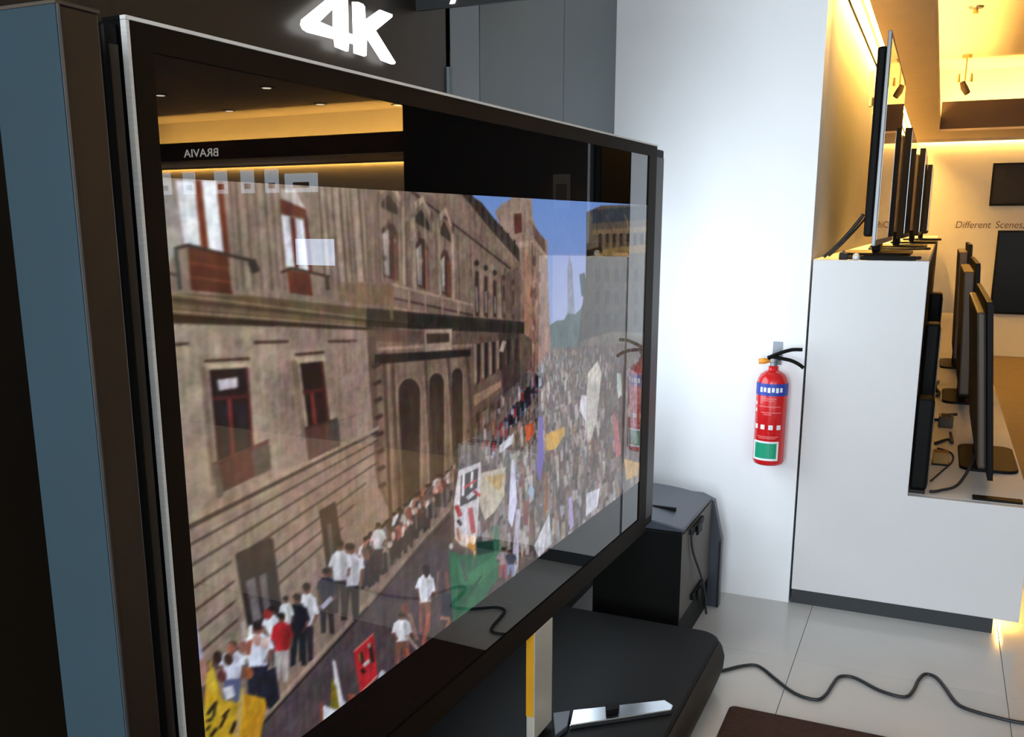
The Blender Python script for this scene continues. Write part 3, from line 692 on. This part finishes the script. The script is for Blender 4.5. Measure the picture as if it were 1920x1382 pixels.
# stone grain and soft focus of the picture
g = 0.35 * smooth_noise(24, 50, 1) + 0.35 * smooth_noise(80, 170, 2) + 0.3 * smooth_noise(230, 480, 3)
st = smooth_noise(16, 420, 5)                      # vertical weather streaks
wt = np.clip(1 - (IMG[..., 2] - IMG[..., 0] - 0.05) * 5, 0.12, 1)     # the open sky stays smooth
IMG *= 1 + wt[:, :, None] * ((0.56 + 0.56 * g + 0.20 * st)[:, :, None] - 1)
IMG += wt[:, :, None] * (np.stack([smooth_noise(60, 130, 20 + k) for k in range(3)], -1) - 0.5) * 0.05
grey = IMG.mean(2, keepdims=True)
IMG = np.clip(grey + (IMG - grey) * 0.85, 0, 1)
def blur(a, k):
    for ax, kk in ((0, k[0]), (1, k[1])):
        r = len(kk) // 2; pad = [(0, 0)] * 3; pad[ax] = (r, r)
        b = np.pad(a, pad, mode='edge'); out = 0
        for i, wgt in enumerate(kk):
            sl = [slice(None)] * 3; sl[ax] = slice(i, i + a.shape[ax]); out = out + wgt * b[tuple(sl)]
        a = out
    return a
IMG = blur(IMG, ((0.22, 0.56, 0.22), (0.12, 0.23, 0.3, 0.23, 0.12)))
LINC = np.where(IMG <= 0.04045, IMG / 12.92, ((IMG + 0.055) / 1.055) ** 2.4)

gx = np.linspace(q(SC0), q(SC1), NX); gz = np.linspace(z_(PZ0), z_(PZ1), NZ)
V = np.empty((NZ, NX, 3), np.float32); V[..., 0] = -0.0026; V[..., 1] = gx[None, :]; V[..., 2] = gz[:, None]
idx = np.arange(NX * NZ).reshape(NZ, NX)
Q = np.stack([idx[:-1, :-1], idx[:-1, 1:], idx[1:, 1:], idx[1:, :-1]], -1).reshape(-1, 4).astype(np.int32)
me = bpy.data.meshes.new('picture')
me.vertices.add(NX * NZ); me.vertices.foreach_set('co', V.ravel())
me.loops.add(Q.size); me.loops.foreach_set('vertex_index', Q.ravel())
me.polygons.add(len(Q)); me.polygons.foreach_set('loop_start', np.arange(0, Q.size, 4, dtype=np.int32))
me.update(calc_edges=True); me.validate()
ca = me.color_attributes.new('picture', 'FLOAT_COLOR', 'POINT')
rgba = np.ones((NX * NZ, 4), np.float32); rgba[:, :3] = LINC.reshape(-1, 3)
ca.data.foreach_set('color', rgba.ravel())
mp_ = bpy.data.materials.new('screen_picture'); mp_.use_nodes = True
nt = mp_.node_tree; b = nt.nodes['Principled BSDF']
at = nt.nodes.new('ShaderNodeVertexColor'); at.layer_name = 'picture'
b.inputs['Base Color'].default_value = (0.003, 0.003, 0.003, 1)
b.inputs['Roughness'].default_value = 0.008; b.inputs['IOR'].default_value = 1.82
nt.links.new(at.outputs[0], b.inputs['Emission Color']); b.inputs['Emission Strength'].default_value = 1.0
me.materials.append(mp_)
pic = bpy.data.objects.new('picture', me); COL.objects.link(pic); pic.parent = screen
pic['label'] = 'letterboxed street parade in front of an old stone palace'

# ================================================================== PLINTH, COLUMN, SIGNS ROUND THE TELEVISION
def rrect(x0, x1, y0, y1, r, z, n=5):
    out = []
    for (cx, cy, a0) in ((x1 - r, y1 - r, 0), (x0 + r, y1 - r, pi / 2), (x0 + r, y0 + r, pi), (x1 - r, y0 + r, 1.5 * pi)):
        for k in range(n + 1): a = a0 + pi / 2 * k / n; out.append((cx + r * cos(a), cy + r * sin(a), z))
    return out
plx = thing('display_plinth', 'low black plinth with rounded front edge under the huge television', 'plinth', (-0.79, 1.4, 0))
MB().rings([rrect(-0.295, 0.30 + d, -1.0, 1.235 + d, 0.06, z) for d, z in ((-0.03, 0), (0.0, 0.03), (0.012, 0.07), (0.014, 0.1), (0.006, 0.135), (0.0, 0.146))]).obj('body', M_plinthedge, plx, smooth=True)
MB().rings([rrect(-0.295, 0.295 + d, -1.0, 1.23 + d, 0.055, z) for d, z in ((0.0, 0.1465), (0.0, 0.155), (-0.006, 0.16))]).obj('top_board', M_plinth, plx)

cB = onX(115, 3, -0.735)
cy0, cyw = 0.645, 0.047
colx = thing('partition_post', 'slim upright partition with blue-grey end face beside the huge television', 'partition', (-0.775, cy0 + cyw / 2, PL))
MB().box(-0.042, 0.045, -cyw / 2 + 0.004, cyw / 2, 0.0, 1.38).obj('core', M_slab, colx, bevel=0.002)
MB().box(-0.042, 0.044, -cyw / 2, -cyw / 2 + 0.0035, 0.0, 1.38).obj('end_face', M_blue, colx)
MB().box(-0.043, 0.046, -cyw / 2 - 0.001, cyw / 2 + 0.001, 1.3802, 1.3832).obj('cap_trim', M_capsteel, colx)
MB().box(0.0452, 0.0462, -cyw / 2, -cyw / 2 + 0.003, 0.0, 1.38).obj('corner_trim', M_steel, colx)

# lit 4K sign
def sign_poly(name, loops, m, parent, xf):
    c = bpy.data.curves.new(name, 'CURVE'); c.dimensions = '2D'; c.fill_mode = 'BOTH'; c.extrude = 0.0015
    for lp in loops:
        s = c.splines.new('POLY'); s.points.add(len(lp) - 1); s.use_cyclic_u = True
        for i, p in enumerate(lp): s.points[i].co = (p[0], p[1], 0, 1)
    t = bpy.data.objects.new('tmp', c); COL.objects.link(t); bpy.context.view_layer.update()
    me = bpy.data.meshes.new_from_object(t.evaluated_get(bpy.context.evaluated_depsgraph_get())); bpy.data.objects.remove(t)
    me.name = name; me.materials.clear(); me.materials.append(m)
    o = bpy.data.objects.new(name, me); COL.objects.link(o); o.parent = parent
    o.location = xf; o.rotation_euler = (pi / 2, 0, pi / 2)
    return o
XS = -1.085
sg = thing('lit_sign', 'glowing white 4K lettering on the dark panel above the television', 'sign', (XS, 1.6, 1.66))
def sp(pts):
    out = []
    for (u, v) in pts:
        p = onX(540 + u / 4.571, v / 4.571, XS); out.append((p.y - 1.6, p.z - 1.66))
    return out
sign_poly('digit_4', [sp([(400, -62), (470, -66), (508, -40), (515, 282), (560, 300), (556, 378), (517, 366), (514, 436), (505, 442), (405, 402), (396, 336), (170, 278), (128, 252), (108, 210), (118, 168)]), sp([(388, 70), (388, 238), (268, 186)])], M_lit, sg, (0, 0, 0))
sign_poly('letter_K', [sp([(553, 15), (600, 18), (640, 36), (655, 60), (660, 172), (785, 84), (890, 124), (890, 145), (748, 262), (918, 536), (905, 552), (880, 548), (800, 518), (672, 318), (668, 476), (655, 484), (566, 455)])], M_lit, sg, (0, 0, 0))
# blade sign above
bl = thing('blade_sign', 'black sign board standing out from the dark panel, white letter', 'sign', (-1.1, 1.95, 1.808))
MB().box(0.002, 0.42, -0.018, -0.010, 0, 0.34).obj('board', M_blackmatt, bl)
text_mesh('letter', 'y', 0.12, M_lit, bl, (0.084, -0.0195, 0.034), (pi / 2, 0, 0), 0.001)
# small amber wall lamps
for (x, y, lab) in ((197, 120, 'small amber wall lamp between the partition and the television'), (-2, 146, 'small amber wall lamp left of the blue-grey partition')):
    p = onX(x, y, -1.085)
    t = thing('wall_lamp', lab, 'lamp', (-1.10, p.y, p.z))
    MB().box(0.0, 0.006, -0.01, 0.01, -0.014, 0.014).obj('back_plate', M_brass, t)
    MB().lathe([(0.001, -0.011), (0.008, -0.008), (0.0105, 0), (0.008, 0.008), (0.001, 0.011)], (0.016, 0, 0), 12).obj('shade', M_amber, t, smooth=True)

# ---- equipment case behind the far end of the television
YE = 3.2
eq = thing('equipment_case', 'black equipment case with grey curved lid on floor behind the television', 'case', (-0.76, 3.0, 0))
def ep(x, y): p = onY(x, y, YE); return (p.x + 0.76, p.z)
XC = -0.657
def es_(x, y): p = onX(x, y, XC); return (p.y - 3.0, p.z)
MB().box(-0.19, XC + 0.76 - 0.003, -0.235, 0.19, 0.0, 0.405).obj('shell', M_black, eq, bevel=0.004)
MB().box(XC + 0.76 - 0.0025, XC + 0.76, -0.228, 0.185, 0.115, 0.398).obj('side_panel', M_greyback, eq)
a, b, c = ep(1354, 1012), ep(1340, 938), ep(1316, 926)
MB().prism([(-0.19, 0.0), (a[0], 0.0), (a[0], a[1]), b, c, (-0.19, c[1])], 'y', 0.1905, 0.225).obj('back_plate', M_greylid, eq, bevel=0.003)
MB().prism([(a[0] - 0.008, 0.002), (a[0] - 0.002, 0.002), (a[0] - 0.002, a[1] - 0.005), (a[0] - 0.008, a[1] - 0.005)], 'y', 0.186, 0.19).obj('edge_strip', M_blackmatt, eq)
for (x, y) in ((1303, 986), (1303, 1106)):
    u, v = es_(x, y)
    MB().box(XC + 0.7605, XC + 0.771, u - 0.07, u + 0.09, v - 0.011, v + 0.011).box(XC + 0.771, XC + 0.779, u - 0.03, u + 0.03, v - 0.022, v + 0.012).obj('cable_clip', M_black, eq, bevel=0.003)
MB().tube(spline([(XC + 0.768,) + es_(1292, 990), (XC + 0.768,) + es_(1294, 1030), (XC + 0.783,) + es_(1304, 1085), (XC + 0.783,) + es_(1311, 1125), (XC + 0.772, es_(1314, 1150)[0], 0.06), (XC + 0.775, es_(1316, 1160)[0], 0.006)]), 0.004).obj('lead', M_cable, eq, smooth=True)
tz = 0.4055
lx0, lx1 = -0.185, XC + 0.762
pr = [(lx0 + (lx1 - lx0) * i / 12, tz + 0.012 + 0.028 * cos(pi / 2 * (i / 12) ** 1.4)) for i in range(13)]
MB().prism([(lx0, tz)] + pr + [(lx1, tz)], 'y', -0.232, 0.17).obj('curved_lid', M_greylid, eq, bevel=0.004)
MB().box(lx0 + 0.09, lx1 - 0.06, -0.10, -0.09, tz + 0.026, tz + 0.0375).obj('lid_slot', M_black, eq)

# ---- rug and floor cable
MB_rug = MB().rings([rrect(-0.83 + d, 0.83 - d, -1.25 + d, 1.25 - d, 0.02, z) for d, z in ((0, 0.0005), (0, 0.006), (0.006, 0.009))])
rug = tag(MB_rug.obj('rug', M_rug), 'dark brown pile rug lying on the tiles before the plinth', 'rug')
rug.location = (0.395, 1.245, 0)
cp = [onZ(*p, 0.006) for p in ((1352, 1258), (1365, 1255), (1390, 1249), (1415, 1247), (1432, 1255), (1450, 1270), (1490, 1300), (1530, 1312), (1548, 1303), (1560, 1285), (1572, 1270), (1590, 1268), (1610, 1274), (1650, 1295), (1695, 1307), (1712, 1295), (1722, 1275), (1735, 1264), (1755, 1270), (1772, 1290), (1790, 1315), (1810, 1328), (1860, 1343), (1920, 1356), (2040, 1372), (2160, 1392))]
tag(MB().tube(spline(cp, 4), 0.0052, 8).obj('floor_cable', M_cable, smooth=True), 'dark cable winding across the pale tiles from the plinth', 'cable')

# ================================================================== FIRE EXTINGUISHER
RB = 0.053
ex = thing('fire_extinguisher', 'red fire extinguisher with blue band hung on the white pillar', 'extinguisher', (-0.487, YP - 0.066, 0.53))
ex.scale = (1, 1, 0.945)
prof = [(0.001, 0.006), (0.03, 0.004), (0.04, 0.0), (RB - 0.004, 0.004), (RB, 0.014), (RB, 0.298), (RB - 0.003, 0.318), (RB - 0.012, 0.335), (RB - 0.026, 0.345), (0.02, 0.348), (0.017, 0.352), (0.017, 0.364), (0.001, 0.365)]
MB().lathe(prof, n=36).obj('cylinder', M_red, ex, smooth=True)
def arcpatch(mb, a0, a1, z0, z1, r, n=8):
    r1 = []; r2 = []
    for i in range(n + 1):
        a = -pi / 2 + radians(a0 + (a1 - a0) * i / n); r1.append((r * cos(a), r * sin(a), z0)); r2.append((r * cos(a), r * sin(a), z1))
    return mb.add(r1 + r2, [(i, i + 1, n + 2 + i, n + 1 + i) for i in range(n)])
arcpatch(MB(), -88, 88, 0.262, 0.306, RB + 0.0005, 24).obj('blue_band', M_bandblue, ex)
wm = MB()
for i in range(6): arcpatch(wm, -38 + i * 15, -28 + i * 15, 0.274 + 0.002 * (i % 2), 0.292, RB + 0.0009, 2)
wm.obj('band_lettering', M_paper, ex)
M_fade = mat('faded_print', (228, 120, 120), 0.4)
for k, (z, a0, a1) in enumerate(((0.25, -30, 25), (0.243, -22, 18), (0.221, -40, 42), (0.199, -30, 48), (0.192, -20, 10), (0.11, -40, 40), (0.104, -34, 30))): arcpatch(MB(), a0, a1, z, z + 0.003, RB + 0.0006, 6).obj('print_line', M_fade, ex)
for z in (0.20, 0.225): arcpatch(MB(), -62, -52, z, z + 0.012, RB + 0.0006, 2).obj('print_mark', M_paper, ex)
ic = MB()
for i in range(4): arcpatch(ic, -58 + i * 30, -42 + i * 30, 0.138, 0.155, RB + 0.0007, 3)
ic.obj('pictograms', M_paper, ex)
arcpatch(MB(), -62, 44, 0.022, 0.094, RB + 0.0006, 10).obj('label_border', M_paper, ex)
arcpatch(MB(), -50, 36, 0.03, 0.087, RB + 0.001, 10).obj('green_label', M_green, ex)
vb = MB().lathe([(0.001, 0.3655), (0.012, 0.3655), (0.012, 0.378), (0.016, 0.38), (0.016, 0.392), (0.001, 0.394)], n=14).obj('valve', M_steel, ex, smooth=False)
MB().tube([(-0.012, -0.004, 0.384), (-0.03, -0.006, 0.382), (-0.05, -0.008, 0.379)], [0.007, 0.011, 0.010], 10).obj('nozzle_cap', M_orange, ex, smooth=True)
MB().tube(spline([(-0.02, -0.01, 0.394), (0.0, -0.01, 0.404), (0.03, -0.01, 0.418), (0.06, -0.01, 0.428), (0.092, -0.01, 0.430)]), [0.0065] * 33, 8).obj('top_lever', M_black, ex, smooth=True)
MB().tube(spline([(0.0, -0.01, 0.398), (0.03, -0.01, 0.394), (0.06, -0.01, 0.388), (0.085, -0.01, 0.376), (0.1, -0.01, 0.364)]), [0.0065] * 33, 8).obj('grip', M_black, ex, smooth=True)
MB().tube([(-0.018, -0.01, 0.393), (0.012, -0.01, 0.41)], 0.007, 8).obj('hinge', M_black, ex)
MB().box(-0.016, 0.016, 0.0635, 0.0658, 0.36, 0.445).box(-0.012, 0.012, 0.018, 0.0635, 0.37, 0.376).obj('bracket', M_steel, ex)

# ================================================================== DISPLAY COUNTER WITH ITS TELEVISIONS
ZU, ZL = 1.233, 0.45
xu0, xu1, xl1 = -0.387, -0.033, 0.345
LEN = 7.4
prof = [(xu0, 0.056), (0.345, 0.056), (0.345, ZL), (xu1 + 0.004, ZL), (xu1 + 0.004, ZU), (xu0, ZU)]
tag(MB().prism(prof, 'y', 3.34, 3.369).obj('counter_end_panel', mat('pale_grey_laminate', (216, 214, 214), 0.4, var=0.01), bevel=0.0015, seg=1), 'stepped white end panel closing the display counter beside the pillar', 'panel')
CL = thing('low_counter', 'long low white counter tier carrying televisions and cables', 'counter', (0, 3.34, 0))
MB().box(xu1 + 0.001, xl1, 0.031, LEN, ZL - 0.03, ZL).obj('counter_top', M_white, CL)
MB().box(xu1 + 0.001, 0.27, 0.05, LEN, 0.055, ZL - 0.031).obj('body', M_white, CL)
MB().box(-0.387, 0.27, 0.012, LEN, 0.0, 0.0545).obj('toe_kick', M_toekick, CL)
MB().box(xl1 - 0.004, xl1, 0.031, LEN, 0.30, ZL - 0.031).obj('front_apron', M_white, CL)
CT = thing('tall_counter', 'long tall white shelf tier behind the low counter', 'counter', (0, 3.34, 0.0555))
MB().box(-0.39, xu1, 0.031, LEN, ZU - 0.03 - 0.0555, ZU - 0.0555).obj('shelf_top', M_white, CT)
MB().box(-0.37, xu1 - 0.005, 0.05, LEN, 0, ZU - 0.031 - 0.0555).obj('body', M_white, CT)
for i in range(5): MB().box(xu1 - 0.0045, xu1, 0.04 + i * 1.47, 0.04 + i * 1.47 + 1.462, ZL + 0.001 - 0.0555, ZU - 0.032 - 0.0555).obj('riser_panel', M_black, CT)
t = thing('led_strip', 'warm LED strip glowing under the front overhang of the counter', 'light', (0.30, 6.0, 0.045))
MB().box(-0.008, 0.008, -2.6, 3.0, 0.0, 0.006).obj('diffuser', mat('warm_led_low', (255, 230, 180), 0.5, emit=WARM, es=55.0), t)
MB().box(-0.01, 0.01, -2.6, 3.0, 0.0065, 0.0098).obj('channel', M_steel, t)

def shelf_tv(label, x, y0, y1, zb, h, th, lift, edge, group=None, tilt=0.0, rear=0.16, thick_back=0.03, front=M_screen, facing=1):
    wd = y1 - y0
    t = thing('shelf_television', label, 'television', (x, (y0 + y1) / 2, zb), 0, group)
    def tl(u, z): return (u - z * tan(tilt), z)
    def slab(u0, u1, a, b, za, zb_): 
        mb = MB(); p = [tl(u0, za), tl(u1, za), tl(u1, zb_), tl(u0, zb_)]
        mb.prism([(c[0], c[1]) for c in p], 'y', a, b); return mb
    slab(-th, 0.0, -wd / 2, wd / 2, lift, lift + h).obj('frame', edge, t, bevel=0.002)
    slab(0.0003, 0.0015, -wd / 2 + 0.012, wd / 2 - 0.012, lift + 0.02, lift + h - 0.012).obj('screen', front, t)
    slab(-th - thick_back, -th - 0.0005, -wd / 2 + 0.03, wd / 2 - 0.03, lift + 0.03, lift + h * 0.94).obj('back_cover', M_tvback if edge is not M_tvedge else M_black, t, bevel=0.008)
    MB().box(-th - thick_back, -th, -0.08, 0.08, 0.013, lift + 0.06).obj('stand_neck', M_black, t, bevel=0.004)
    MB().rings([rrect(-rear, 0.10, -0.22, 0.22, 0.05, z) for z in (0.0, 0.012)]).obj('stand_base', M_black, t, bevel=0.003)
    return t
shelf_tv('big flat television with silver edge at the end of the upper shelf', -0.2, 3.40, 4.62, ZU, 0.675, 0.012, 0.045, M_tvedge, rear=0.15)
shelf_tv('second television along the upper shelf, slim with black edge', -0.165, 4.85, 5.72, ZU, 0.50, 0.03, 0.05, M_black)
shelf_tv('third television along the upper shelf, black with narrow frame', -0.125, 6.05, 6.92, ZU, 0.49, 0.03, 0.05, M_black)
shelf_tv('farthest television on the upper shelf next to the back wall', -0.1, 7.35, 8.2, ZU, 0.47, 0.03, 0.05, M_black)
# stand struts of the nearest upper television
for k, (y, dy) in enumerate(((3.47, 0.0), (3.62, 0.05))):
    tag(MB().tube(spline([(-0.248, y + dy, ZU + 0.15), (-0.29, y, ZU + 0.09), (-0.34, y - 0.02, ZU + 0.03), (-0.365, y - 0.03, ZU + 0.006)]), 0.0055).obj('power_cable', M_cable, smooth=True),
        ('black cable drooping from the big shelf television to the shelf edge', 'second black cable behind the big television on the upper shelf')[k], 'cable')
for k, (pts, lab) in enumerate((
    ([(-0.30, 3.42, 0), (-0.26, 3.40, 0), (-0.23, 3.40, 0.0), (-0.15, 3.39, 0), (-0.09, 3.40, 0), (-0.06, 3.46, 0)], 'tangled black lead along the front of the upper shelf'),
    ([(-0.3, 4.66, 0), (-0.2, 4.72, 0), (-0.12, 4.70, 0), (-0.07, 4.78, 0), (-0.045, 4.76, 0)], 'black lead lying between the upper shelf televisions'))):
    tag(MB().tube(spline([(a, b, ZU + 0.0065 + c) for a, b, c in pts]), 0.006).obj('power_cable', M_cable, smooth=True), lab, 'cable')
t = thing('media_player', 'small black box with silver knob at the front of the upper shelf', 'player', (-0.17, 3.375, ZU))
MB().box(-0.07, 0.1, -0.012, 0.012, 0.0, 0.014).obj('body', M_black, t, bevel=0.002)
MB().lathe([(0.001, 0.0), (0.011, 0.0), (0.012, 0.01), (0.008, 0.02), (0.001, 0.022)], (-0.085, 0, 0), 12).obj('knob', M_silver, t, smooth=True)
t = thing('cable_plug', 'dark plug adapter standing at the shelf corner under the television', 'plug', (-0.295, 3.375, ZU))
MB().box(-0.014, 0.014, -0.01, 0.01, 0, 0.022).obj('body', M_blackmatt, t, bevel=0.003)
MB().box(-0.004, 0.004, -0.004, 0.004, 0.0222, 0.03).obj('strain_relief', M_cable, t)
def loudspeaker(label, x, y, zb, w_, d_, h):
    t = thing('slim_speaker', label, 'speaker', (x, y, zb))
    MB().box(-w_ / 2, w_ / 2, -d_ / 2, d_ / 2, 0.012, h).obj('cabinet', M_black, t, bevel=0.01)
    MB().box(-w_ / 2 + 0.004, w_ / 2 - 0.004, -d_ / 2, d_ / 2, 0, 0.0115).obj('foot', M_blackmatt, t)
    MB().box(w_ / 2 + 0.0003, w_ / 2 + 0.003, -d_ / 2 + 0.012, d_ / 2 - 0.012, 0.03, h - 0.02).obj('grille', M_slab, t)
    return t
loudspeaker('slim black speaker upright at the open end of the lower tier', -0.001, 3.43, ZL, 0.056, 0.09, 0.33)
loudspeaker('taller slim black speaker behind the first one on the lower tier', 0.0, 3.75, ZL, 0.05, 0.09, 0.55)
loudspeaker('third slim black speaker farther along the lower tier', 0.0, 4.35, ZL, 0.05, 0.09, 0.62)
# lower tier televisions, seen from behind
LTV = shelf_tv('large television leaning back at the open end of the lower tier', 0.235, 3.46, 4.55, ZL, 0.60, 0.018, 0.05, M_black, tilt=radians(5.5), rear=0.1, thick_back=0.03)
shelf_tv('second television along the lower tier', 0.215, 4.95, 5.95, ZL, 0.66, 0.02, 0.06, M_black, tilt=radians(3), rear=0.14, thick_back=0.05)
shelf_tv('third television along the lower tier', 0.2, 6.3, 7.2, ZL, 0.72, 0.02, 0.06, M_black, tilt=radians(2), rear=0.14, thick_back=0.05)
MB().tube(spline([(a - 0.235, b - (3.46 + 4.55) / 2, c + 0.009) for a, b, c in ((0.19, 3.70, 0.17), (0.18, 3.62, 0.10), (0.13, 3.50, 0.012), (0.07, 3.42, 0.0), (0.04, 3.392, 0.0))]), 0.0055).obj('power_lead', M_cable, LTV, smooth=True)
t = thing('base_plate', 'thin black plate lying at the front corner of the lower tier', 'plate', (0.245, 3.40, ZL))
MB().box(-0.075, 0.075, -0.022, 0.022, 0, 0.008).obj('plate', M_black, t, bevel=0.002)
t = thing('power_box', 'small tan power box among cables on the lower tier', 'box', (0.07, 3.86, ZL))
MB().box(-0.028, 0.028, -0.03, 0.03, 0.006, 0.05).obj('housing', M_box, t, bevel=0.003)
MB().box(-0.03, 0.03, -0.032, 0.032, 0.0, 0.0055).obj('base', M_blackmatt, t)
t = thing('power_box', 'grey-brown junction box behind the second lower television', 'box', (0.09, 4.62, ZL))
MB().box(-0.03, 0.03, -0.04, 0.04, 0.0, 0.05).obj('housing', M_tvback, t, bevel=0.003)
MB().box(-0.02, 0.02, -0.03, 0.03, 0.0503, 0.054).obj('lid', M_blackmatt, t)
for k, (pts, r, lab) in enumerate((
    ([(0.04, 3.56, 0), (0.075, 3.72, 0), (0.112, 3.9, 0), (0.11, 4.05, 0.0), (0.06, 4.12, 0)], 0.0035, 'thin dark lead rising to the leaning lower television'),
    ([(0.05, 4.2, 0), (0.1, 4.3, 0), (0.115, 4.24, 0), (0.11, 4.45, 0)], 0.006, 'looped black lead in the middle of the lower tier'),
    ([(0.045, 4.72, 0), (0.1, 4.76, 0), (0.07, 4.84, 0), (0.14, 4.9, 0.0)], 0.007, 'black lead beside the junction box on the lower tier'),
    ([(0.05, 5.4, 0), (0.06, 5.5, 0), (0.04, 5.7, 0), (0.055, 5.9, 0)], 0.009, 'bundled dark leads at the far part of the lower tier'))):
    tag(MB().tube(spline([(a, b, ZL + r + 0.0005 + c) for a, b, c in pts]), r).obj('power_cable', M_cable, smooth=True), lab, 'cable')

# ---- back wall of the hall
def wall_tv(label, x0, x1, z0, z1, scr, yy=YB):
    t = thing('wall_television', label, 'television', ((x0 + x1) / 2, yy, (z0 + z1) / 2))
    a, b = (x1 - x0) / 2, (z1 - z0) / 2
    MB().box(-a, a, -0.05, -0.012, -b, b).obj('frame', M_black, t, bevel=0.004)
    MB().box(-a + 0.02, a - 0.02, -0.0515, -0.0503, -b + 0.025, b - 0.02).obj('screen', scr, t)
    MB().box(-0.1, 0.1, -0.0118, 0.0, -0.1, 0.1).obj('wall_bracket', M_steel, t)
wall_tv('smaller dark television mounted above the wall slogan', 0.412, 1.18, 1.53, 1.95, M_screenback)
wall_tv('large black television mounted below the wall slogan', 0.52, 1.95, 0.44, 1.285, M_screenblack)
wall_tv('television with a bright pale blue picture on the back wall', 6.94, 7.69, 0.74, 1.16, M_litscreen)
sl = thing('wall_slogan', 'grey slanted slogan lettering on the warm back wall', 'lettering', (0.115, YB, 1.31))
xx = 0.0
for wd_ in ('Different', 'Scenes,', 'Diff'):
    o = text_mesh('word', wd_, 0.098, M_text, sl, (xx, -0.003, 0), (pi / 2, 0, 0), 0.0015, 0.15, sx=0.93)
    xx += (max(v.co.x for v in o.data.vertices)) * 0.93 + 0.035
for i, x in enumerate((10.28, 9.76, 9.1, 8.57, 8.1, 7.55)):
    t = thing('poster', 'white poster with added glow, %s print high on the back wall of the hall' % ('pale green', 'blue', 'dark grey', 'pink', 'grey-blue', 'wide grey')[i], 'poster', (x, YB, 1.96), 0, 'posters given a glow, in a row on the back wall')
    hw = 0.13 if i < 5 else 0.3
    MB().box(-hw, hw, -0.008, 0, -0.16, 0.17 if i < 5 else 0.1).obj('sheet', M_posterglow, t)
    MB().box(-hw * 0.5, hw * 0.5, -0.0092, -0.0083, -0.1, -0.02).obj('print', mat('poster_print_%d' % i, ((200, 205, 190), (90, 150, 190), (60, 60, 80), (190, 90, 100), (150, 170, 190), (150, 150, 140))[i], 0.6), t)
# BRAVIA lettering on the dark fascia (seen mirrored in the television)
tag(text_mesh('fascia_lettering', 'BRAVIA', 0.155, M_letterwhite, None, (8.18, TY1 - 0.003, 2.265), (pi / 2, 0, 0), 0.0015, sx=1.28), 'white BRAVIA lettering on the dark fascia of the hall', 'lettering')
t = thing('notice', 'pale notice sheet pinned to the dark partition', 'notice', (1.80, 7.5, 1.62))
MB().box(-0.08, 0.08, -0.006, 0, -0.14, 0.14).obj('sheet', M_greypanel, t)
MB().box(-0.05, 0.05, -0.0072, -0.0063, -0.08, 0.06).obj('print', M_frame, t)
# spotlight hanging in the tray, sprinkler, wall bracket lamp
p = onY(1808, 165, 9.6)
t = thing('spotlight', 'small spotlight with glass drops hanging before the bright cove', 'spotlight', (p.x, 9.6, ZC))
MB().lathe([(0.001, -0.03), (0.04, -0.03), (0.04, 0), (0.001, 0)], n=14).obj('canopy', M_brass, t)
MB().tube([(0, 0, -0.0302), (0, 0, p.z - ZC + 0.05)], 0.006).obj('stem', M_brass, t)
MB().tube([(-0.02, 0, p.z - ZC + 0.05), (0.0, -0.01, p.z - ZC), (0.03, -0.02, p.z - ZC - 0.05)], [0.022, 0.032, 0.026], 12).obj('head', M_darklip, t)
for dx in (-0.05, 0.05): MB().tube([(dx, 0, p.z - ZC + 0.12), (dx, 0, p.z - ZC + 0.05)], [0.008, 0.014], 8).obj('glass_drop', M_brass, t)
p = onZ(1830, 18, ZC - 0.02)
t = thing('sprinkler', 'small sprinkler head on the tray ceiling', 'sprinkler', (p.x, p.y, ZC))
MB().lathe([(0.001, -0.012), (0.045, -0.012), (0.05, 0), (0.001, 0)], n=16).obj('rosette', M_steel, t)
MB().lathe([(0.001, -0.045), (0.02, -0.045), (0.012, -0.0125), (0.001, -0.0125)], n=12).obj('head', M_brass, t)
p = onX(1632, 165, HX0)
t = thing('wall_bracket', 'slim dark bracket on the lit wall behind the upper shelf', 'bracket', (HX0, p.y, p.z))
MB().box(0.0, 0.012, -0.03, 0.03, -0.09, 0.08).obj('rail', M_brass, t)
MB().box(0.0125, 0.03, -0.02, 0.02, -0.085, -0.05).obj('hook', M_darklip, t)
